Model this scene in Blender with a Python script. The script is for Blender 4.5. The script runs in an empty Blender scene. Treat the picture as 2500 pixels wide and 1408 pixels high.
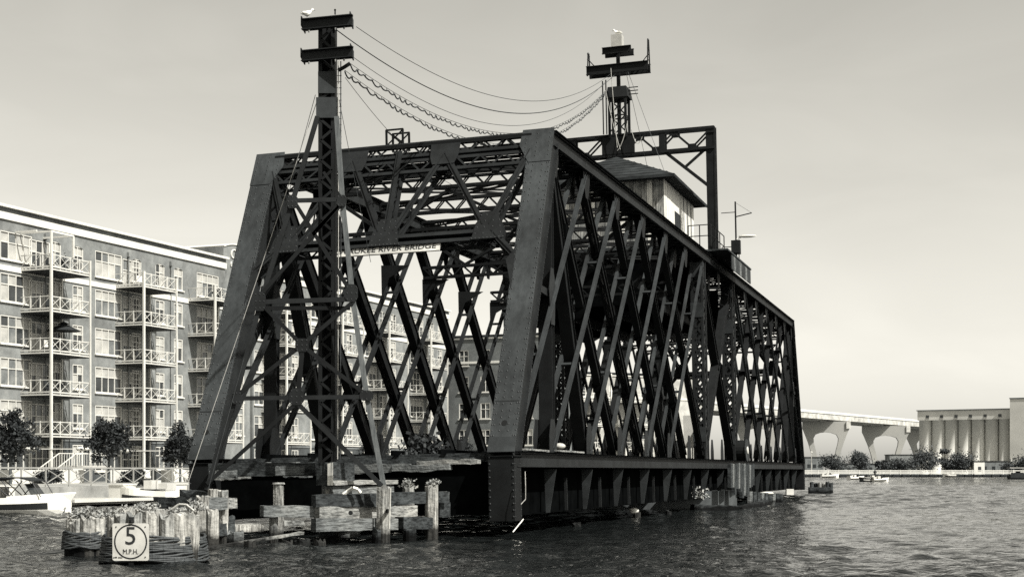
import bpy, math, random
import numpy as np
from mathutils import Vector, Matrix
random.seed(7); np.random.seed(7)
scene = bpy.context.scene
COL = scene.collection
V = Vector
# ------------------------------------------------------------------ camera
F, HZ, H = 3700.0, 1148.0, 1.85          # focal length and horizon of the 2500 px wide photograph, eye height above the river
cam_d = bpy.data.cameras.new('camera'); cam = bpy.data.objects.new('camera', cam_d); COL.objects.link(cam)
cam.location = (0, 0, H); cam.rotation_euler = (math.radians(90), 0, 0)
cam_d.sensor_width = 36; cam_d.lens = 36*F/2500; cam_d.shift_y = (HZ-704)/2500
cam_d.clip_start = 0.1; cam_d.clip_end = 9000
scene.camera = cam
# ------------------------------------------------------------------ light
SUN_EL = math.radians(48); SUN_AZ = math.atan2(0.74, -0.67)      # azimuth from +Y towards +X
SUN = V((math.sin(SUN_AZ)*math.cos(SUN_EL), math.cos(SUN_AZ)*math.cos(SUN_EL), math.sin(SUN_EL)))
sl = bpy.data.lights.new('sun', 'SUN'); sl.energy = 4.2; sl.angle = math.radians(0.5); sl.color = (1, .975, .92)
so = bpy.data.objects.new('sun', sl); COL.objects.link(so); so.rotation_euler = (-SUN).to_track_quat('-Z', 'Y').to_euler(); so.location = (60, -40, 80)
world = bpy.data.worlds.new('World'); scene.world = world; world.use_nodes = True
wt = world.node_tree; wt.nodes.clear()
def wn(t): return wt.nodes.new(t)
sky = wn('ShaderNodeTexSky'); sky.sky_type = 'NISHITA'; sky.sun_disc = False
sky.sun_elevation = SUN_EL; sky.sun_rotation = SUN_AZ; sky.altitude = 0; sky.air_density = 1.0; sky.dust_density = 1.6; sky.ozone_density = 1.0
sep = wn('ShaderNodeSeparateColor')                 # a black and white picture taken as through a red filter: blue sky goes grey
tc = wn('ShaderNodeTexCoord'); mp = wn('ShaderNodeMapping'); mp.inputs['Scale'].default_value = (2.0, 2.0, 7.0); mp.inputs['Rotation'].default_value = (0.0, 0.25, 0.4)
nz = wn('ShaderNodeTexNoise'); nz.inputs['Scale'].default_value = 2.2; nz.inputs['Detail'].default_value = 6; nz.inputs['Distortion'].default_value = 0.8
cr = wn('ShaderNodeMapRange'); cr.inputs[1].default_value = .42; cr.inputs[2].default_value = .75; cr.inputs[3].default_value = 0.0; cr.inputs[4].default_value = 0.09
SKY_GAIN, SKY_POW = 0.126, 0.92
pw = wn('ShaderNodeMath'); pw.operation = 'POWER'; pw.inputs[1].default_value = SKY_POW
ad = wn('ShaderNodeMath'); ad.operation = 'MULTIPLY_ADD'; ad.inputs[2].default_value = 0
onep = wn('ShaderNodeMath'); onep.operation = 'ADD'; onep.inputs[1].default_value = 1.0
tint = wn('ShaderNodeMix'); tint.data_type = 'RGBA'; tint.blend_type = 'MULTIPLY'; tint.inputs[0].default_value = 1.0; tint.inputs[7].default_value = (1, .972, .875, 1)
bg = wn('ShaderNodeBackground'); bg.inputs[1].default_value = SKY_GAIN
wo = wn('ShaderNodeOutputWorld')
L = wt.links.new
mixr = wn('ShaderNodeMix'); mixr.data_type = 'FLOAT'; mixr.inputs[0].default_value = .5; L(sep.outputs[0], mixr.inputs[2]); L(sep.outputs[1], mixr.inputs[3])
L(sky.outputs[0], sep.inputs[0]); L(mixr.outputs[0], pw.inputs[0])
L(tc.outputs['Generated'], mp.inputs[0]); L(mp.outputs[0], nz.inputs['Vector']); L(nz.outputs[0], cr.inputs[0]); L(cr.outputs[0], onep.inputs[0])
L(pw.outputs[0], ad.inputs[0]); L(onep.outputs[0], ad.inputs[1])
L(ad.outputs[0], tint.inputs[6]); L(tint.outputs[2], bg.inputs[0]); L(bg.outputs[0], wo.inputs[0])
vs = scene.view_settings; vs.view_transform = 'Standard'; vs.look = 'None'; vs.exposure = 1.0; vs.gamma = 1.0; vs.use_curve_mapping = False
scene.cycles.use_denoising = False
scene.cycles.max_bounces = 6; scene.cycles.diffuse_bounces = 2; scene.cycles.glossy_bounces = 3; scene.cycles.transmission_bounces = 2
# ------------------------------------------------------------------ helpers
def px(x, y, D):
    "a point of the photograph at a chosen distance, as a place in the world"
    return V(((x-1250)/F*D, D, H-(y-HZ)/F*D))
def tone(v):
    v = max(v, 0.0); k = min(1, max(0, (v-.03)/.25))
    return (v*(.90+.10*k), v*(1.0-.015*k), v*(1.03-.12*k), 1)
MATS = {}
def mat(name, v, rough=.7, var=.35, scale=2.0, spec=.3, streak=None, dark=None, bump=0.0, bscale=30, detail=5, metal=0.0, grain=None, wet=None, blotch=0.0):
    "procedural surface: base grey with worn lighter and darker patches"
    if name in MATS: return MATS[name]
    m = bpy.data.materials.new(name); m.use_nodes = True; nt = m.node_tree; n = nt.nodes; lk = nt.links.new
    b = n['Principled BSDF']; b.inputs['Roughness'].default_value = rough; b.inputs['Specular IOR Level'].default_value = spec; b.inputs['Metallic'].default_value = metal
    t = n.new('ShaderNodeTexCoord'); mpn = n.new('ShaderNodeMapping'); lk(t.outputs['Object'], mpn.inputs[0])
    if streak: mpn.inputs['Scale'].default_value = streak
    a = n.new('ShaderNodeTexNoise'); a.inputs['Scale'].default_value = scale; a.inputs['Detail'].default_value = detail; a.inputs['Roughness'].default_value = .65
    lk(mpn.outputs[0], a.inputs['Vector'])
    r = n.new('ShaderNodeValToRGB'); lk(a.outputs[0], r.inputs[0])
    lo = dark if dark is not None else v*(1-var); hi = v*(1+var)
    e = r.color_ramp.elements; e[0].position = .30; e[0].color = tone(lo); e[1].position = .72; e[1].color = tone(hi)
    mid = e.new(.5); mid.color = tone(v)
    col = r.outputs[0]
    def mul(col, fac_out, lo_, hi_, p0, p1):
        mr = n.new('ShaderNodeMapRange'); mr.inputs[1].default_value = p0; mr.inputs[2].default_value = p1; mr.inputs[3].default_value = lo_; mr.inputs[4].default_value = hi_; lk(fac_out, mr.inputs[0])
        vm = n.new('ShaderNodeVectorMath'); vm.operation = 'SCALE'; lk(col, vm.inputs[0]); lk(mr.outputs[0], vm.inputs['Scale']); return vm.outputs[0]
    if grain:            # fine cracks and fibres along the piece
        gm = n.new('ShaderNodeMapping'); gm.inputs['Scale'].default_value = grain; lk(t.outputs['Object'], gm.inputs[0])
        gn = n.new('ShaderNodeTexNoise'); gn.inputs['Scale'].default_value = 1.0; gn.inputs['Detail'].default_value = 6; gn.inputs['Roughness'].default_value = .7; lk(gm.outputs[0], gn.inputs['Vector'])
        col = mul(col, gn.outputs[0], .30, 1.2, .38, .58)
    if blotch:           # stains and washed patches
        bn_ = n.new('ShaderNodeTexNoise'); bn_.inputs['Scale'].default_value = .35; bn_.inputs['Detail'].default_value = 7; bn_.inputs['Roughness'].default_value = .7; lk(t.outputs['Object'], bn_.inputs['Vector'])
        col = mul(col, bn_.outputs[0], 1-blotch, 1+blotch, .35, .65)
    if wet:              # soaked, weed-dark band up from the waterline
        ge = n.new('ShaderNodeNewGeometry'); sx = n.new('ShaderNodeSeparateXYZ'); lk(ge.outputs['Position'], sx.inputs[0])
        wa = n.new('ShaderNodeMath'); wa.operation = 'MULTIPLY_ADD'; wa.inputs[1].default_value = .5; lk(a.outputs[0], wa.inputs[0]); lk(sx.outputs[2], wa.inputs[2])
        col = mul(col, wa.outputs[0], .10, 1.0, wet+.18, wet+.36)
    lk(col, b.inputs['Base Color'])
    if bump:
        bn = n.new('ShaderNodeTexNoise'); bn.inputs['Scale'].default_value = bscale; bn.inputs['Detail'].default_value = 4
        bp = n.new('ShaderNodeBump'); bp.inputs['Strength'].default_value = bump; bp.inputs['Distance'].default_value = .05
        lk(mpn.outputs[0], bn.inputs['Vector']); lk(bn.outputs[0], bp.inputs['Height']); lk(bp.outputs[0], b.inputs['Normal'])
    MATS[name] = m; return m
class MB:
    "collects solid pieces; build() links them as one mesh object"
    def __init__(s): s.v = []; s.f = []
    def hexa(s, p):
        o = len(s.v); s.v += [tuple(q) for q in p]
        s.f += [(o, o+3, o+2, o+1), (o+4, o+5, o+6, o+7), (o, o+1, o+5, o+4), (o+1, o+2, o+6, o+5), (o+2, o+3, o+7, o+6), (o+3, o, o+4, o+7)]; return s
    def bar(s, p, q, w, d, up=V((0, 0, 1)), w2=None, d2=None):
        "box from p to q: w across (side = dir x up), d along up"
        p = V(p); q = V(q); e = (q-p); 
        if e.length < 1e-6: return s
        e = e.normalized(); sd = e.cross(V(up))
        if sd.length < 1e-4: sd = e.cross(V((1, 0, 0)))
        sd.normalize(); u = sd.cross(e); w2 = w if w2 is None else w2; d2 = d if d2 is None else d2
        a = [p-sd*w/2-u*d/2, p+sd*w/2-u*d/2, p+sd*w/2+u*d/2, p-sd*w/2+u*d/2]
        b = [q-sd*w2/2-u*d2/2, q+sd*w2/2-u*d2/2, q+sd*w2/2+u*d2/2, q-sd*w2/2+u*d2/2]
        return s.hexa(a+b)
    def box(s, c, sz, rz=0.0):
        c = V(c); m = Matrix.Rotation(rz, 3, 'Z'); x, y, z = [k/2 for k in sz]
        return s.hexa([c+m@V(k) for k in ((-x, -y, -z), (x, -y, -z), (x, y, -z), (-x, y, -z), (-x, -y, z), (x, -y, z), (x, y, z), (-x, y, z))])
    def cyl(s, p, q, r0, r1=None, n=8, cap=True, jit=0.0):
        p = V(p); q = V(q); r1 = r0 if r1 is None else r1; e = (q-p).normalized(); a = e.cross(V((0, 0, 1)) if abs(e.z) < .9 else V((1, 0, 0))).normalized(); b = a.cross(e)
        o = len(s.v)
        for c, r in ((p, r0), (q, r1)):
            for i in range(n):
                k = 2*math.pi*i/n; rr = r*(1+random.uniform(-jit, jit)); s.v.append(tuple(c+a*math.cos(k)*rr+b*math.sin(k)*rr))
        s.f += [(o+i, o+(i+1) % n, o+n+(i+1) % n, o+n+i) for i in range(n)]
        if cap: s.f += [tuple(o+i for i in range(n)), tuple(o+n+i for i in reversed(range(n)))]
        return s
    def tube(s, pts, r, n=5):
        for a, b in zip(pts[:-1], pts[1:]): s.cyl(a, b, r, r, n, cap=False)
        return s
    def prism(s, pts, vec):
        pts = [V(p) for p in pts]; vec = V(vec); k = len(pts); o = len(s.v); s.v += [tuple(p) for p in pts]+[tuple(p+vec) for p in pts]
        s.f += [tuple(range(o, o+k)), tuple(range(o+2*k-1, o+k-1, -1))]+[(o+i, o+(i+1) % k, o+k+(i+1) % k, o+k+i) for i in range(k)]; return s
    def ell(s, c, r, n=10, m=6, rot=None):
        c = V(c); o = len(s.v); rot = rot or Matrix.Identity(3)
        for j in range(m+1):
            th = math.pi*j/m
            for i in range(n):
                k = 2*math.pi*i/n; s.v.append(tuple(c+rot@V((r[0]*math.sin(th)*math.cos(k), r[1]*math.sin(th)*math.sin(k), r[2]*math.cos(th)))))
        for j in range(m):
            for i in range(n): s.f.append((o+j*n+i, o+j*n+(i+1) % n, o+(j+1)*n+(i+1) % n, o+(j+1)*n+i))
        return s
    def loft(s, rings, cap=True):
        n = len(rings[0]); o = len(s.v)
        for r in rings: s.v += [tuple(p) for p in r]
        for j in range(len(rings)-1):
            for i in range(n): s.f.append((o+j*n+i, o+j*n+(i+1) % n, o+(j+1)*n+(i+1) % n, o+(j+1)*n+i))
        if cap: s.f += [tuple(o+i for i in range(n)), tuple(o+(len(rings)-1)*n+i for i in reversed(range(n)))]
        return s
    def quads(s, P, A, B):
        "many small leaf faces: centres P, half axes A, B (numpy)"
        o = len(s.v); q = np.stack([P-A-B, P+A-B, P+A+B, P-A+B], 1).reshape(-1, 3); s.v += [tuple(k) for k in q.tolist()]
        s.f += [(o+4*i, o+4*i+1, o+4*i+2, o+4*i+3) for i in range(len(P))]; return s
    def mesh(s, name, m, off=V((0, 0, 0)), smooth=False):
        me = bpy.data.meshes.new(name); me.from_pydata([(a-off[0], b-off[1], c-off[2]) for a, b, c in s.v], [], s.f); me.validate(); me.update()
        for k in (m if isinstance(m, (list, tuple)) else [m]): me.materials.append(k)
        if smooth:
            for p in me.polygons: p.use_smooth = True
        return me
    def build(s, name, m, parent=None, smooth=False, base=None):
        "world coordinates in; the mesh is stored relative to its thing's base"
        if parent is not None:
            r = parent
            while r.parent: r = r.parent
            off = V(r.location)
        else:
            if base is None:
                a = np.array(s.v); base = V((a[:, 0].mean(), a[:, 1].mean(), a[:, 2].min()))
            off = V(base)
        o = bpy.data.objects.new(name, s.mesh(name, m, off, smooth)); COL.objects.link(o)
        if parent is not None: o.parent = parent
        else: o.location = off
        return o
def tag(o, label=None, cat=None, group=None, kind=None):
    if label: o['label'] = label
    if cat: o['category'] = cat
    if group: o['group'] = group
    if kind: o['kind'] = kind
    return o
def thing(name, label, cat, loc, group=None, rz=0.0):
    o = bpy.data.objects.new(name, None); COL.objects.link(o); o.location = loc; o.rotation_euler = (0, 0, rz); o.empty_display_size = .3
    return tag(o, label, cat, group)
def inst(name, me, parent, loc=(0, 0, 0), rz=0.0):
    "a local-space piece that shares its mesh"
    o = bpy.data.objects.new(name, me); COL.objects.link(o); o.parent = parent; o.location = loc; o.rotation_euler = (0, 0, rz); return o
def text_mesh(s, size, depth=.004):
    c = bpy.data.curves.new('lettering', 'FONT'); c.body = s; c.size = size; c.extrude = depth; c.align_x = 'CENTER'; c.align_y = 'CENTER'; c.resolution_u = 3
    o = bpy.data.objects.new('lettering', c); COL.objects.link(o); dg = bpy.context.evaluated_depsgraph_get(); me = bpy.data.meshes.new_from_object(o.evaluated_get(dg))
    bpy.data.objects.remove(o); return me
# ------------------------------------------------------------------ materials
STEEL = mat('painted_steel', .007, .65, .45, 1.6, .14)
STEEL_POST = mat('sunlit_post_steel', .034, .65, .3, 1.2, .2, streak=(5, 5, .35), blotch=.35)  # extra sun on the sloping portal faces put into the paint tone
STEEL_DARK = mat('shade_black_steel', .0025, 1.0, .5, 2.0, .0)  # near-black: shade below and between members put into the steel colour
STEEL_MID = mat('mid_tone_steel', .011, .65, .4, 1.8, .18, blotch=.35)  # mid step of the light and shade put into the steel colours
STEEL_LIGHT = mat('pale_lit_steel', .024, .65, .35, 1.8, .18, blotch=.35)  # lit front-facing steel put into a paler colour, with stains
RIVET = mat('rivet_steel', .02, .5, .2, 3)
WOOD = mat('weathered_timber', .22, .9, .35, 1.1, .1, dark=.10, bump=.5, bscale=12, grain=(1.6, 7, 22), wet=.2)
WOOD_V = mat('weathered_pile', .24, .9, .35, 1.1, .1, dark=.09, bump=.5, bscale=12, grain=(15, 15, 1.4), wet=.3)
WOOD_H = mat('weathered_beam', .13, .9, .4, 1.1, .1, dark=.06, bump=.5, bscale=12, grain=(1.6, 7, 24), wet=.2)
WOOD_D = mat('creosoted_timber', .04, .9, .6, 2.0, .1, bump=.4, bscale=12, grain=(2.5, 8, 20), wet=.2)
WOOD_P = mat('pale_grey_pile', .29, .9, .35, 1.2, .1, dark=.14, bump=.6, bscale=10, grain=(18, 18, 1.5), wet=.35)
WHITE = mat('white_paint', .52, .6, .06, 1.0, blotch=.12)
BOARD = mat('peeling_white_board', .55, .8, .35, 2.0, .2, streak=(6, 6, .6), dark=.22)
BRICK = mat('grey_brick', .165, .85, .14, 1.5, .2, bump=.15, bscale=40, blotch=.35)
BRICK_D = mat('dark_brick', .12, .85, .16, 1.5, .2, blotch=.3)
CONC = mat('pale_concrete', .36, .85, .15, .4, .2, blotch=.35)
ASPH = mat('shingle_roof', .022, .9, .6, 1.2, .1, streak=(1, 1, 3), blotch=.5)
DARK = mat('dark_fabric', .02, .8, .3, 3, .2)
PANE_D = mat('dark_window_pane', .03, .12, .5, .6, .5)
PANE_L = mat('pane_with_blind', .34, .35, .3, .8, .5)
PANE_M = mat('pane_half_lit', .13, .2, .5, 1.2, .5)
LEAF = mat('leaf', .026, .7, .6, 1.5, .2)
LEAF_L = mat('weed_leaf', .22, .8, .5, 6, .2)
BARK = mat('bark', .07, .9, .4, 6, .1)
CABLE = mat('cable', .03, .6, .3, 8)
CABLE_L = mat('pale_cable', .3, .6, .3, 8)
HULL = mat('white_gelcoat', .78, .3, .03, 1.0, .5)
GULL = mat('white_feathers', .85, .8, .05, 4)
INK = mat('black_lettering', .015, .6, .2, 3)
# ================================================================== the river
def water():
    ys = [-400, -150, -60, -25, -10, 0, 5]
    y = 9.0
    while y < 460: ys.append(y); y *= 1.0034
    while y < 4000: ys.append(y); y *= 1.035
    ys = np.array(ys); c = np.linspace(-1, 1, 421)
    core = np.clip(c/.9, -1, 1); outer = np.sign(c)*np.clip((np.abs(c)-.9)/.1, 0, 1)**2
    X = core[None, :]*(.43*np.maximum(ys, 14))[:, None]+outer[None, :]*(2500+ys*0)[:, None]
    Y = np.repeat(ys[:, None], len(c), 1)
    Z = np.zeros_like(X); rng = np.random.RandomState(3)
    for i in range(84):
        lam = (.38*(2.0/.38)**rng.rand()) if i < 60 else 1.8*(5.5/1.8)**rng.rand(); th = math.radians(78)+rng.normal(0, .85); k = 2*math.pi/lam; ph = rng.rand()*6.28
        amp = (.0074 if i < 60 else .0036)*lam*(.6+.8*rng.rand())
        res = np.maximum(Y*.0034, 1e-3)*1.0; fade = np.clip(lam/(res*2.6)-.8, 0, 1)
        ph_l = k*(X*math.cos(th)+Y*math.sin(th))+ph
        Z += amp*fade*(np.sin(ph_l)+.25*np.sin(2*ph_l+1.2))
    patch = .75+.35*np.sin(X*.09+.7)*np.sin(Y*.06+1.1)+.25*np.sin(X*.031-Y*.043)
    Z *= patch*np.clip((Y-2)/10, 0, 1)*(np.abs(c)[None, :] < .905)
    n, m = X.shape; v = np.stack([X, Y, Z], -1).reshape(-1, 3)
    idx = np.arange(n*m).reshape(n, m); f = np.stack([idx[:-1, :-1], idx[:-1, 1:], idx[1:, 1:], idx[1:, :-1]], -1).reshape(-1, 4)
    me = bpy.data.meshes.new('river_water'); me.vertices.add(len(v)); me.vertices.foreach_set('co', v.ravel())
    me.loops.add(f.size); me.loops.foreach_set('vertex_index', f.ravel().astype(np.int32)); me.polygons.add(len(f))
    me.polygons.foreach_set('loop_start', (np.arange(len(f))*4).astype(np.int32)); me.polygons.foreach_set('loop_total', np.full(len(f), 4, np.int32))
    me.polygons.foreach_set('use_smooth', np.ones(len(f), bool)); me.update(); me.validate()
    mt = bpy.data.materials.new('river_water'); mt.use_nodes = True; nt = mt.node_tree; b = nt.nodes['Principled BSDF']; lk = nt.links.new
    b.inputs['Base Color'].default_value = (.006, .007, .007, 1); b.inputs['Roughness'].default_value = .03; b.inputs['IOR'].default_value = 1.31; b.inputs['Specular IOR Level'].default_value = .5
    t = nt.nodes.new('ShaderNodeTexCoord'); mp_ = nt.nodes.new('ShaderNodeMapping'); mp_.inputs['Scale'].default_value = (.55, 1.0, 1.0); lk(t.outputs['Object'], mp_.inputs[0])
    n1 = nt.nodes.new('ShaderNodeTexNoise'); n1.inputs['Scale'].default_value = 5.0; n1.inputs['Detail'].default_value = 2.5; n1.inputs['Roughness'].default_value = .6; n1.inputs['Distortion'].default_value = .6
    n2 = nt.nodes.new('ShaderNodeTexNoise'); n2.inputs['Scale'].default_value = .35; n2.inputs['Detail'].default_value = 3
    lk(mp_.outputs[0], n1.inputs['Vector']); lk(mp_.outputs[0], n2.inputs['Vector'])
    ad_ = nt.nodes.new('ShaderNodeMath'); ad_.operation = 'MULTIPLY_ADD'; ad_.inputs[1].default_value = 2.2; lk(n2.outputs[0], ad_.inputs[0]); lk(n1.outputs[0], ad_.inputs[2])
    bp = nt.nodes.new('ShaderNodeBump'); bp.inputs['Strength'].default_value = 1.0; bp.inputs['Distance'].default_value = .06; lk(ad_.outputs[0], bp.inputs['Height']); lk(bp.outputs[0], b.inputs['Normal'])
    me.materials.append(mt); o = bpy.data.objects.new('river_water', me); COL.objects.link(o); o['kind'] = 'structure'
water()
gb = MB(); gb.box((0, 1500, -6), (9000, 9000, 1)); g = gb.build('river_bed', mat('mud', .03), base=V((0, 0, -6))); g['kind'] = 'structure'

# ================================================================== the swing bridge
PSI, RHO, BW, BL, BA, BH = .3004, .021, 10.10, 72.2, 4.87, 10.0
BO = V((-4.765, 43.406, H+.42))
bu = V((math.sin(PSI), math.cos(PSI), 0)); bv0 = V((math.cos(PSI), -math.sin(PSI), 0)); zz = V((0, 0, 1))
bv = bv0*math.cos(RHO)+zz*math.sin(RHO); bz = zz*math.cos(RHO)-bv0*math.sin(RHO)
def B(t, s, h): return BO+bu*t+bv*s+bz*h
bridge = thing('swing_bridge', 'long black riveted steel truss railway swing bridge standing open in the river', 'bridge', V((BO.x, BO.y, 0)))
TS = BW/2-.39                       # centre line of the trusses
TOPT = [None]+[BA+(i-1)*(BL-2*BA)/14 for i in range(1, 16)]
BOTT = [i*BL/16 for i in range(17)]
def lacing(mb, p, q, half, off, n, up, th=.018, wd=.055, phase=0):
    "zigzag flat bars between two edges at +-half (vector) on a face offset by off (vector)"
    p = V(p)+off; q = V(q)+off
    for i in range(n):
        a = p.lerp(q, i/n)+half*(1 if (i+phase) % 2 else -1); b = p.lerp(q, (i+1)/n)+half*(-1 if (i+phase) % 2 else 1)
        mb.bar(a, b, wd, th, up)
def built_up(p, q, depth, gap, side=None, step=.42, web=.022, fl=.07, laced=True, battens=True):
    "two channels back to back with lacing between: the riveted truss member"
    side = side or bv; p = V(p); q = V(q); e = (q-p).normalized(); u = side.cross(e).normalized(); mb = MB(); ln = (q-p).length
    for s in (-1, 1):
        c = side*(s*gap/2)
        mb.bar(p+c, q+c, web, depth, u)
        for k in (-1, 1): mb.bar(p+c+u*k*(depth/2-.01)+side*s*fl/2, q+c+u*k*(depth/2-.01)+side*s*fl/2, fl, .02, u)
    if laced:
        n = max(3, int(ln/step))
        for k in (-1, 1): lacing(mb, p, q, side*gap/2, u*k*(depth/2+.004), n, u)
    else:
        for k in (-1, 1): mb.bar(p+u*k*(depth/2+.008), q+u*k*(depth/2+.008), gap+.13, .014, u)
    if battens:
        for tt in (.07, .93):
            for k in (-1, 1): c = p.lerp(q, tt)+u*k*(depth/2+.012); mb.bar(c-e*.3, c+e*.3, gap+.06, .016, u)
    return mb
def strut(p, q, depth, down, width, step=.5, th=.1, lw=.06):
    "lattice strut: top and bottom angles with zigzag web, two planes"
    p = V(p); q = V(q); down = V(down).normalized(); e = (q-p).normalized(); sd = e.cross(down).normalized(); mb = MB(); n = max(4, int((q-p).length/step)); n += n % 2
    for k in (0, 1):
        for s in (-1, 1): mb.bar(p+down*depth*k+sd*s*(width/2-.05), q+down*depth*k+sd*s*(width/2-.05), .08, th*.25, down)
    for s in (-1, 1):
        o = sd*s*(width/2-.02)
        for k in (0, 1): mb.bar(p+o+down*(depth*k+(th/2 if k == 0 else -th/2)), q+o+down*(depth*k+(th/2 if k == 0 else -th/2)), .025, th, down)
        lacing(mb, p+down*depth/2, q+down*depth/2, down*(depth/2-th/2), o, n, sd, .016, lw)
    return mb
def gusset(pts, th, nrm, name='gusset_plate', m=STEEL, parent=bridge):
    nrm = V(nrm).normalized(); return MB().prism([p-nrm*th/2 for p in pts], nrm*th).build(name, m, parent)
def rivets(rows, nrm, r=.03, name='rivet_rows', parent=bridge, m=RIVET):
    mb = MB(); nrm = V(nrm).normalized(); a = nrm.orthogonal().normalized(); b = nrm.cross(a)
    for p, q, st in rows:
        p = V(p); q = V(q); n = max(1, int((q-p).length/st))
        for i in range(n+1):
            c = p.lerp(q, i/n); o = len(mb.v); mb.v += [tuple(c+a*r*math.cos(k*1.0472)+b*r*math.sin(k*1.0472)) for k in range(6)]+[tuple(c+nrm*r*.7)]
            mb.f += [(o+k, o+(k+1) % 6, o+6) for k in range(6)]
    ob = mb.build(name, m, parent); ob['kind'] = 'stuff'; return ob
eln = math.hypot(BA, BH)
def PPn(end): return (bz*(BA/eln)-bu*(BH/eln)) if end == 0 else (bz*(BA/eln)+bu*(BH/eln))
def PP(s, h, off=0.0, end=0):
    "a point on the sloping portal face"
    t = BA*h/BH
    return B(t if end == 0 else BL-t, s, h)+PPn(end)*off
for end in (0, 1):
    nrm = PPn(end)
    for sd in (-1, 1):
        s = sd*TS
        # sloping end post: cover plate, two webs with flange angles, inner lacing
        post = MB()
        a, b = PP(s, 0, -.02, end), PP(s, BH, -.02, end); post.bar(a, b, .78, .03, nrm)
        post = post.build('end_post', STEEL_POST, bridge)
        web = MB()
        for k in (-1, 1):
            c = bv*k*.30
            web.bar(PP(s, 0, -.34, end)+c, PP(s, BH-.1, -.34, end)+c, .03, .60, nrm)
            for o, wd in ((-.05, .09), (-.63, .09)): web.bar(PP(s, 0, o, end)+c+bv*k*wd/2, PP(s, BH-.1, o, end)+c+bv*k*wd/2, wd, .025, nrm)
        lacing(web, PP(s, .3, 0, end), PP(s, 9.5, 0, end), bv*.3, -nrm*.66, 26, nrm)
        web.build('post_web', STEEL_MID, post)
        if end == 0:
            rows = []
            for k in (-.355, .355, -.29, .29): rows.append((PP(s+k, .15, -.003), PP(s+k, 8.85, -.003), .17 if abs(k) > .3 else .34))
            rows += [(PP(s+k, .6, -.003), PP(s+k, 2.9, -.003), .2) for k in (-.12, .12)]+[(PP(s+k, 7.6, -.003), PP(s+k, 8.8, -.003), .2) for k in (-.15, .15)]
            rivets(rows, nrm, .028, 'rivet_rows', post)
            rr = []
            for o in (-.08, -.6): rr.append((PP(s+sd*.39, .2, o), PP(s+sd*.39, 9.7, o), .18))
            rivets([(PP(s+.392, .2, o), PP(s+.392, 9.7, o), .18) for o in (-.06, -.62)], bv, .024, 'rivet_rows', post)
            # splice joints and the round hand hole
            hole = MB(); hole.cyl(PP(s, .82, -.004), PP(s, .82, .004), .085, n=14); hole.build('hand_hole', mat('hole', .004, .9, .1), post)
            sp = MB()
            for hh, wd, off in ((1.45, .70, .0), (8.95, .52, -.08)): sp.bar(PP(s-wd/2+off, hh, -.002), PP(s+wd/2+off, hh, -.002), .03, .012, nrm)
            sp.build('splice_joint', INK, post)
            band = MB(); band.bar(PP(s, .0, .002), PP(s, .42, .002), .79, .02, nrm); band.build('splice_plate', STEEL_LIGHT, post)
        # upright foot below the chord
        tf = (lambda t: t) if end == 0 else (lambda t: BL-t)
        ft = MB(); ft.bar(B(tf(.34), s, -.1), B(tf(.34), s, -1.92 if sd > 0 else -1.7), .76, .66, bu)
        foot = ft.build('post_foot', STEEL, bridge)  # foot darker than the sloping post: weaker sun put into the colour
        if end == 0:
            rivets([(B(-.0, s+k, -.15), B(-.0, s+k, -1.8), .17) for k in (-.34, .34)], -bu, .03, 'rivet_rows', foot)
            rivets([(B(k, s+.382, -.15), B(k, s+.382, -1.8), .17) for k in (.06, .6)], bv, .026, 'rivet_rows', foot)
            fb = MB(); fb.bar(B(.34, s, -.16), B(.34, s, -.12), .80, .70, bu); fb.build('foot_collar', STEEL_DARK, foot)
# chords
for sd in (-1, 1):
    s = sd*TS
    tc_ = MB()
    for k in (-1, 1):
        c = k*.28
        tc_.bar(B(BA+.1, s+c, BH-.30), B(BL-BA-.1, s+c, BH-.30), .03, .44, bz)
        for hz_ in (BH-.10, BH-.51): tc_.bar(B(BA+.1, s+c+k*.05, hz_), B(BL-BA-.1, s+c+k*.05, hz_), .10, .025, bz)
    lacing(tc_, B(BA, s, BH-.53), B(BL-BA, s, BH-.53), bv*.28, V((0, 0, 0)), 130, bz)
    o = tc_.build('top_chord', STEEL_MID, bridge)
    MB().bar(B(BA+.12, s, BH-.06), B(BL-BA-.12, s, BH-.06), .86, .05, bz).build('cover_plate', STEEL_DARK, o)
    sp = MB()
    for i in range(2, 15): sp.bar(B(TOPT[i]-.3, s+sd*.302, BH-.30), B(TOPT[i]-.27, s+sd*.302, BH-.30), .012, .4, bz)
    sp.build('splice_joint', INK, o)
    bc = MB()
    for k in (-1, 1):
        c = k*.30
        bc.bar(B(.3, s+c, -.22), B(BL-.3, s+c, -.22), .03, .40, bz)
        for hz_ in (-.03, -.41): bc.bar(B(.3, s+c+k*.05, hz_), B(BL-.3, s+c+k*.05, hz_), .10, .025, bz)
    o = bc.build('bottom_chord', STEEL_MID, bridge)
    MB().bar(B(.3, s, .004), B(BL-.3, s, .004), .90, .03, bz).build('cover_plate', STEEL_DARK, o)
    # plate girder below the chord with stiffeners and tapered brackets
    gd = MB(); gd.bar(B(.6, s-sd*.25, -1.12), B(BL-.6, s-sd*.25, -1.12), .03, 1.36, bz); gd.bar(B(.6, s-sd*.25, -1.80), B(BL-.6, s-sd*.25, -1.80), .34, .03, bz)
    o = gd.build('plate_girder', STEEL_DARK, bridge)
    for i in range(1, 16):
        t = BOTT[i]
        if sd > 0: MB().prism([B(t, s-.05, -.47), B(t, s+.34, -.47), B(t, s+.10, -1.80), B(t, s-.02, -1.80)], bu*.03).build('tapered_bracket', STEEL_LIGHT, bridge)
        MB().bar(B(t+2.2, s+sd*.02, -.75), B(t+2.25, s+sd*.02, -1.78), .05, .09, bv).build('stiffener', STEEL_MID, o) if sd > 0 and i < 15 else None
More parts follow.
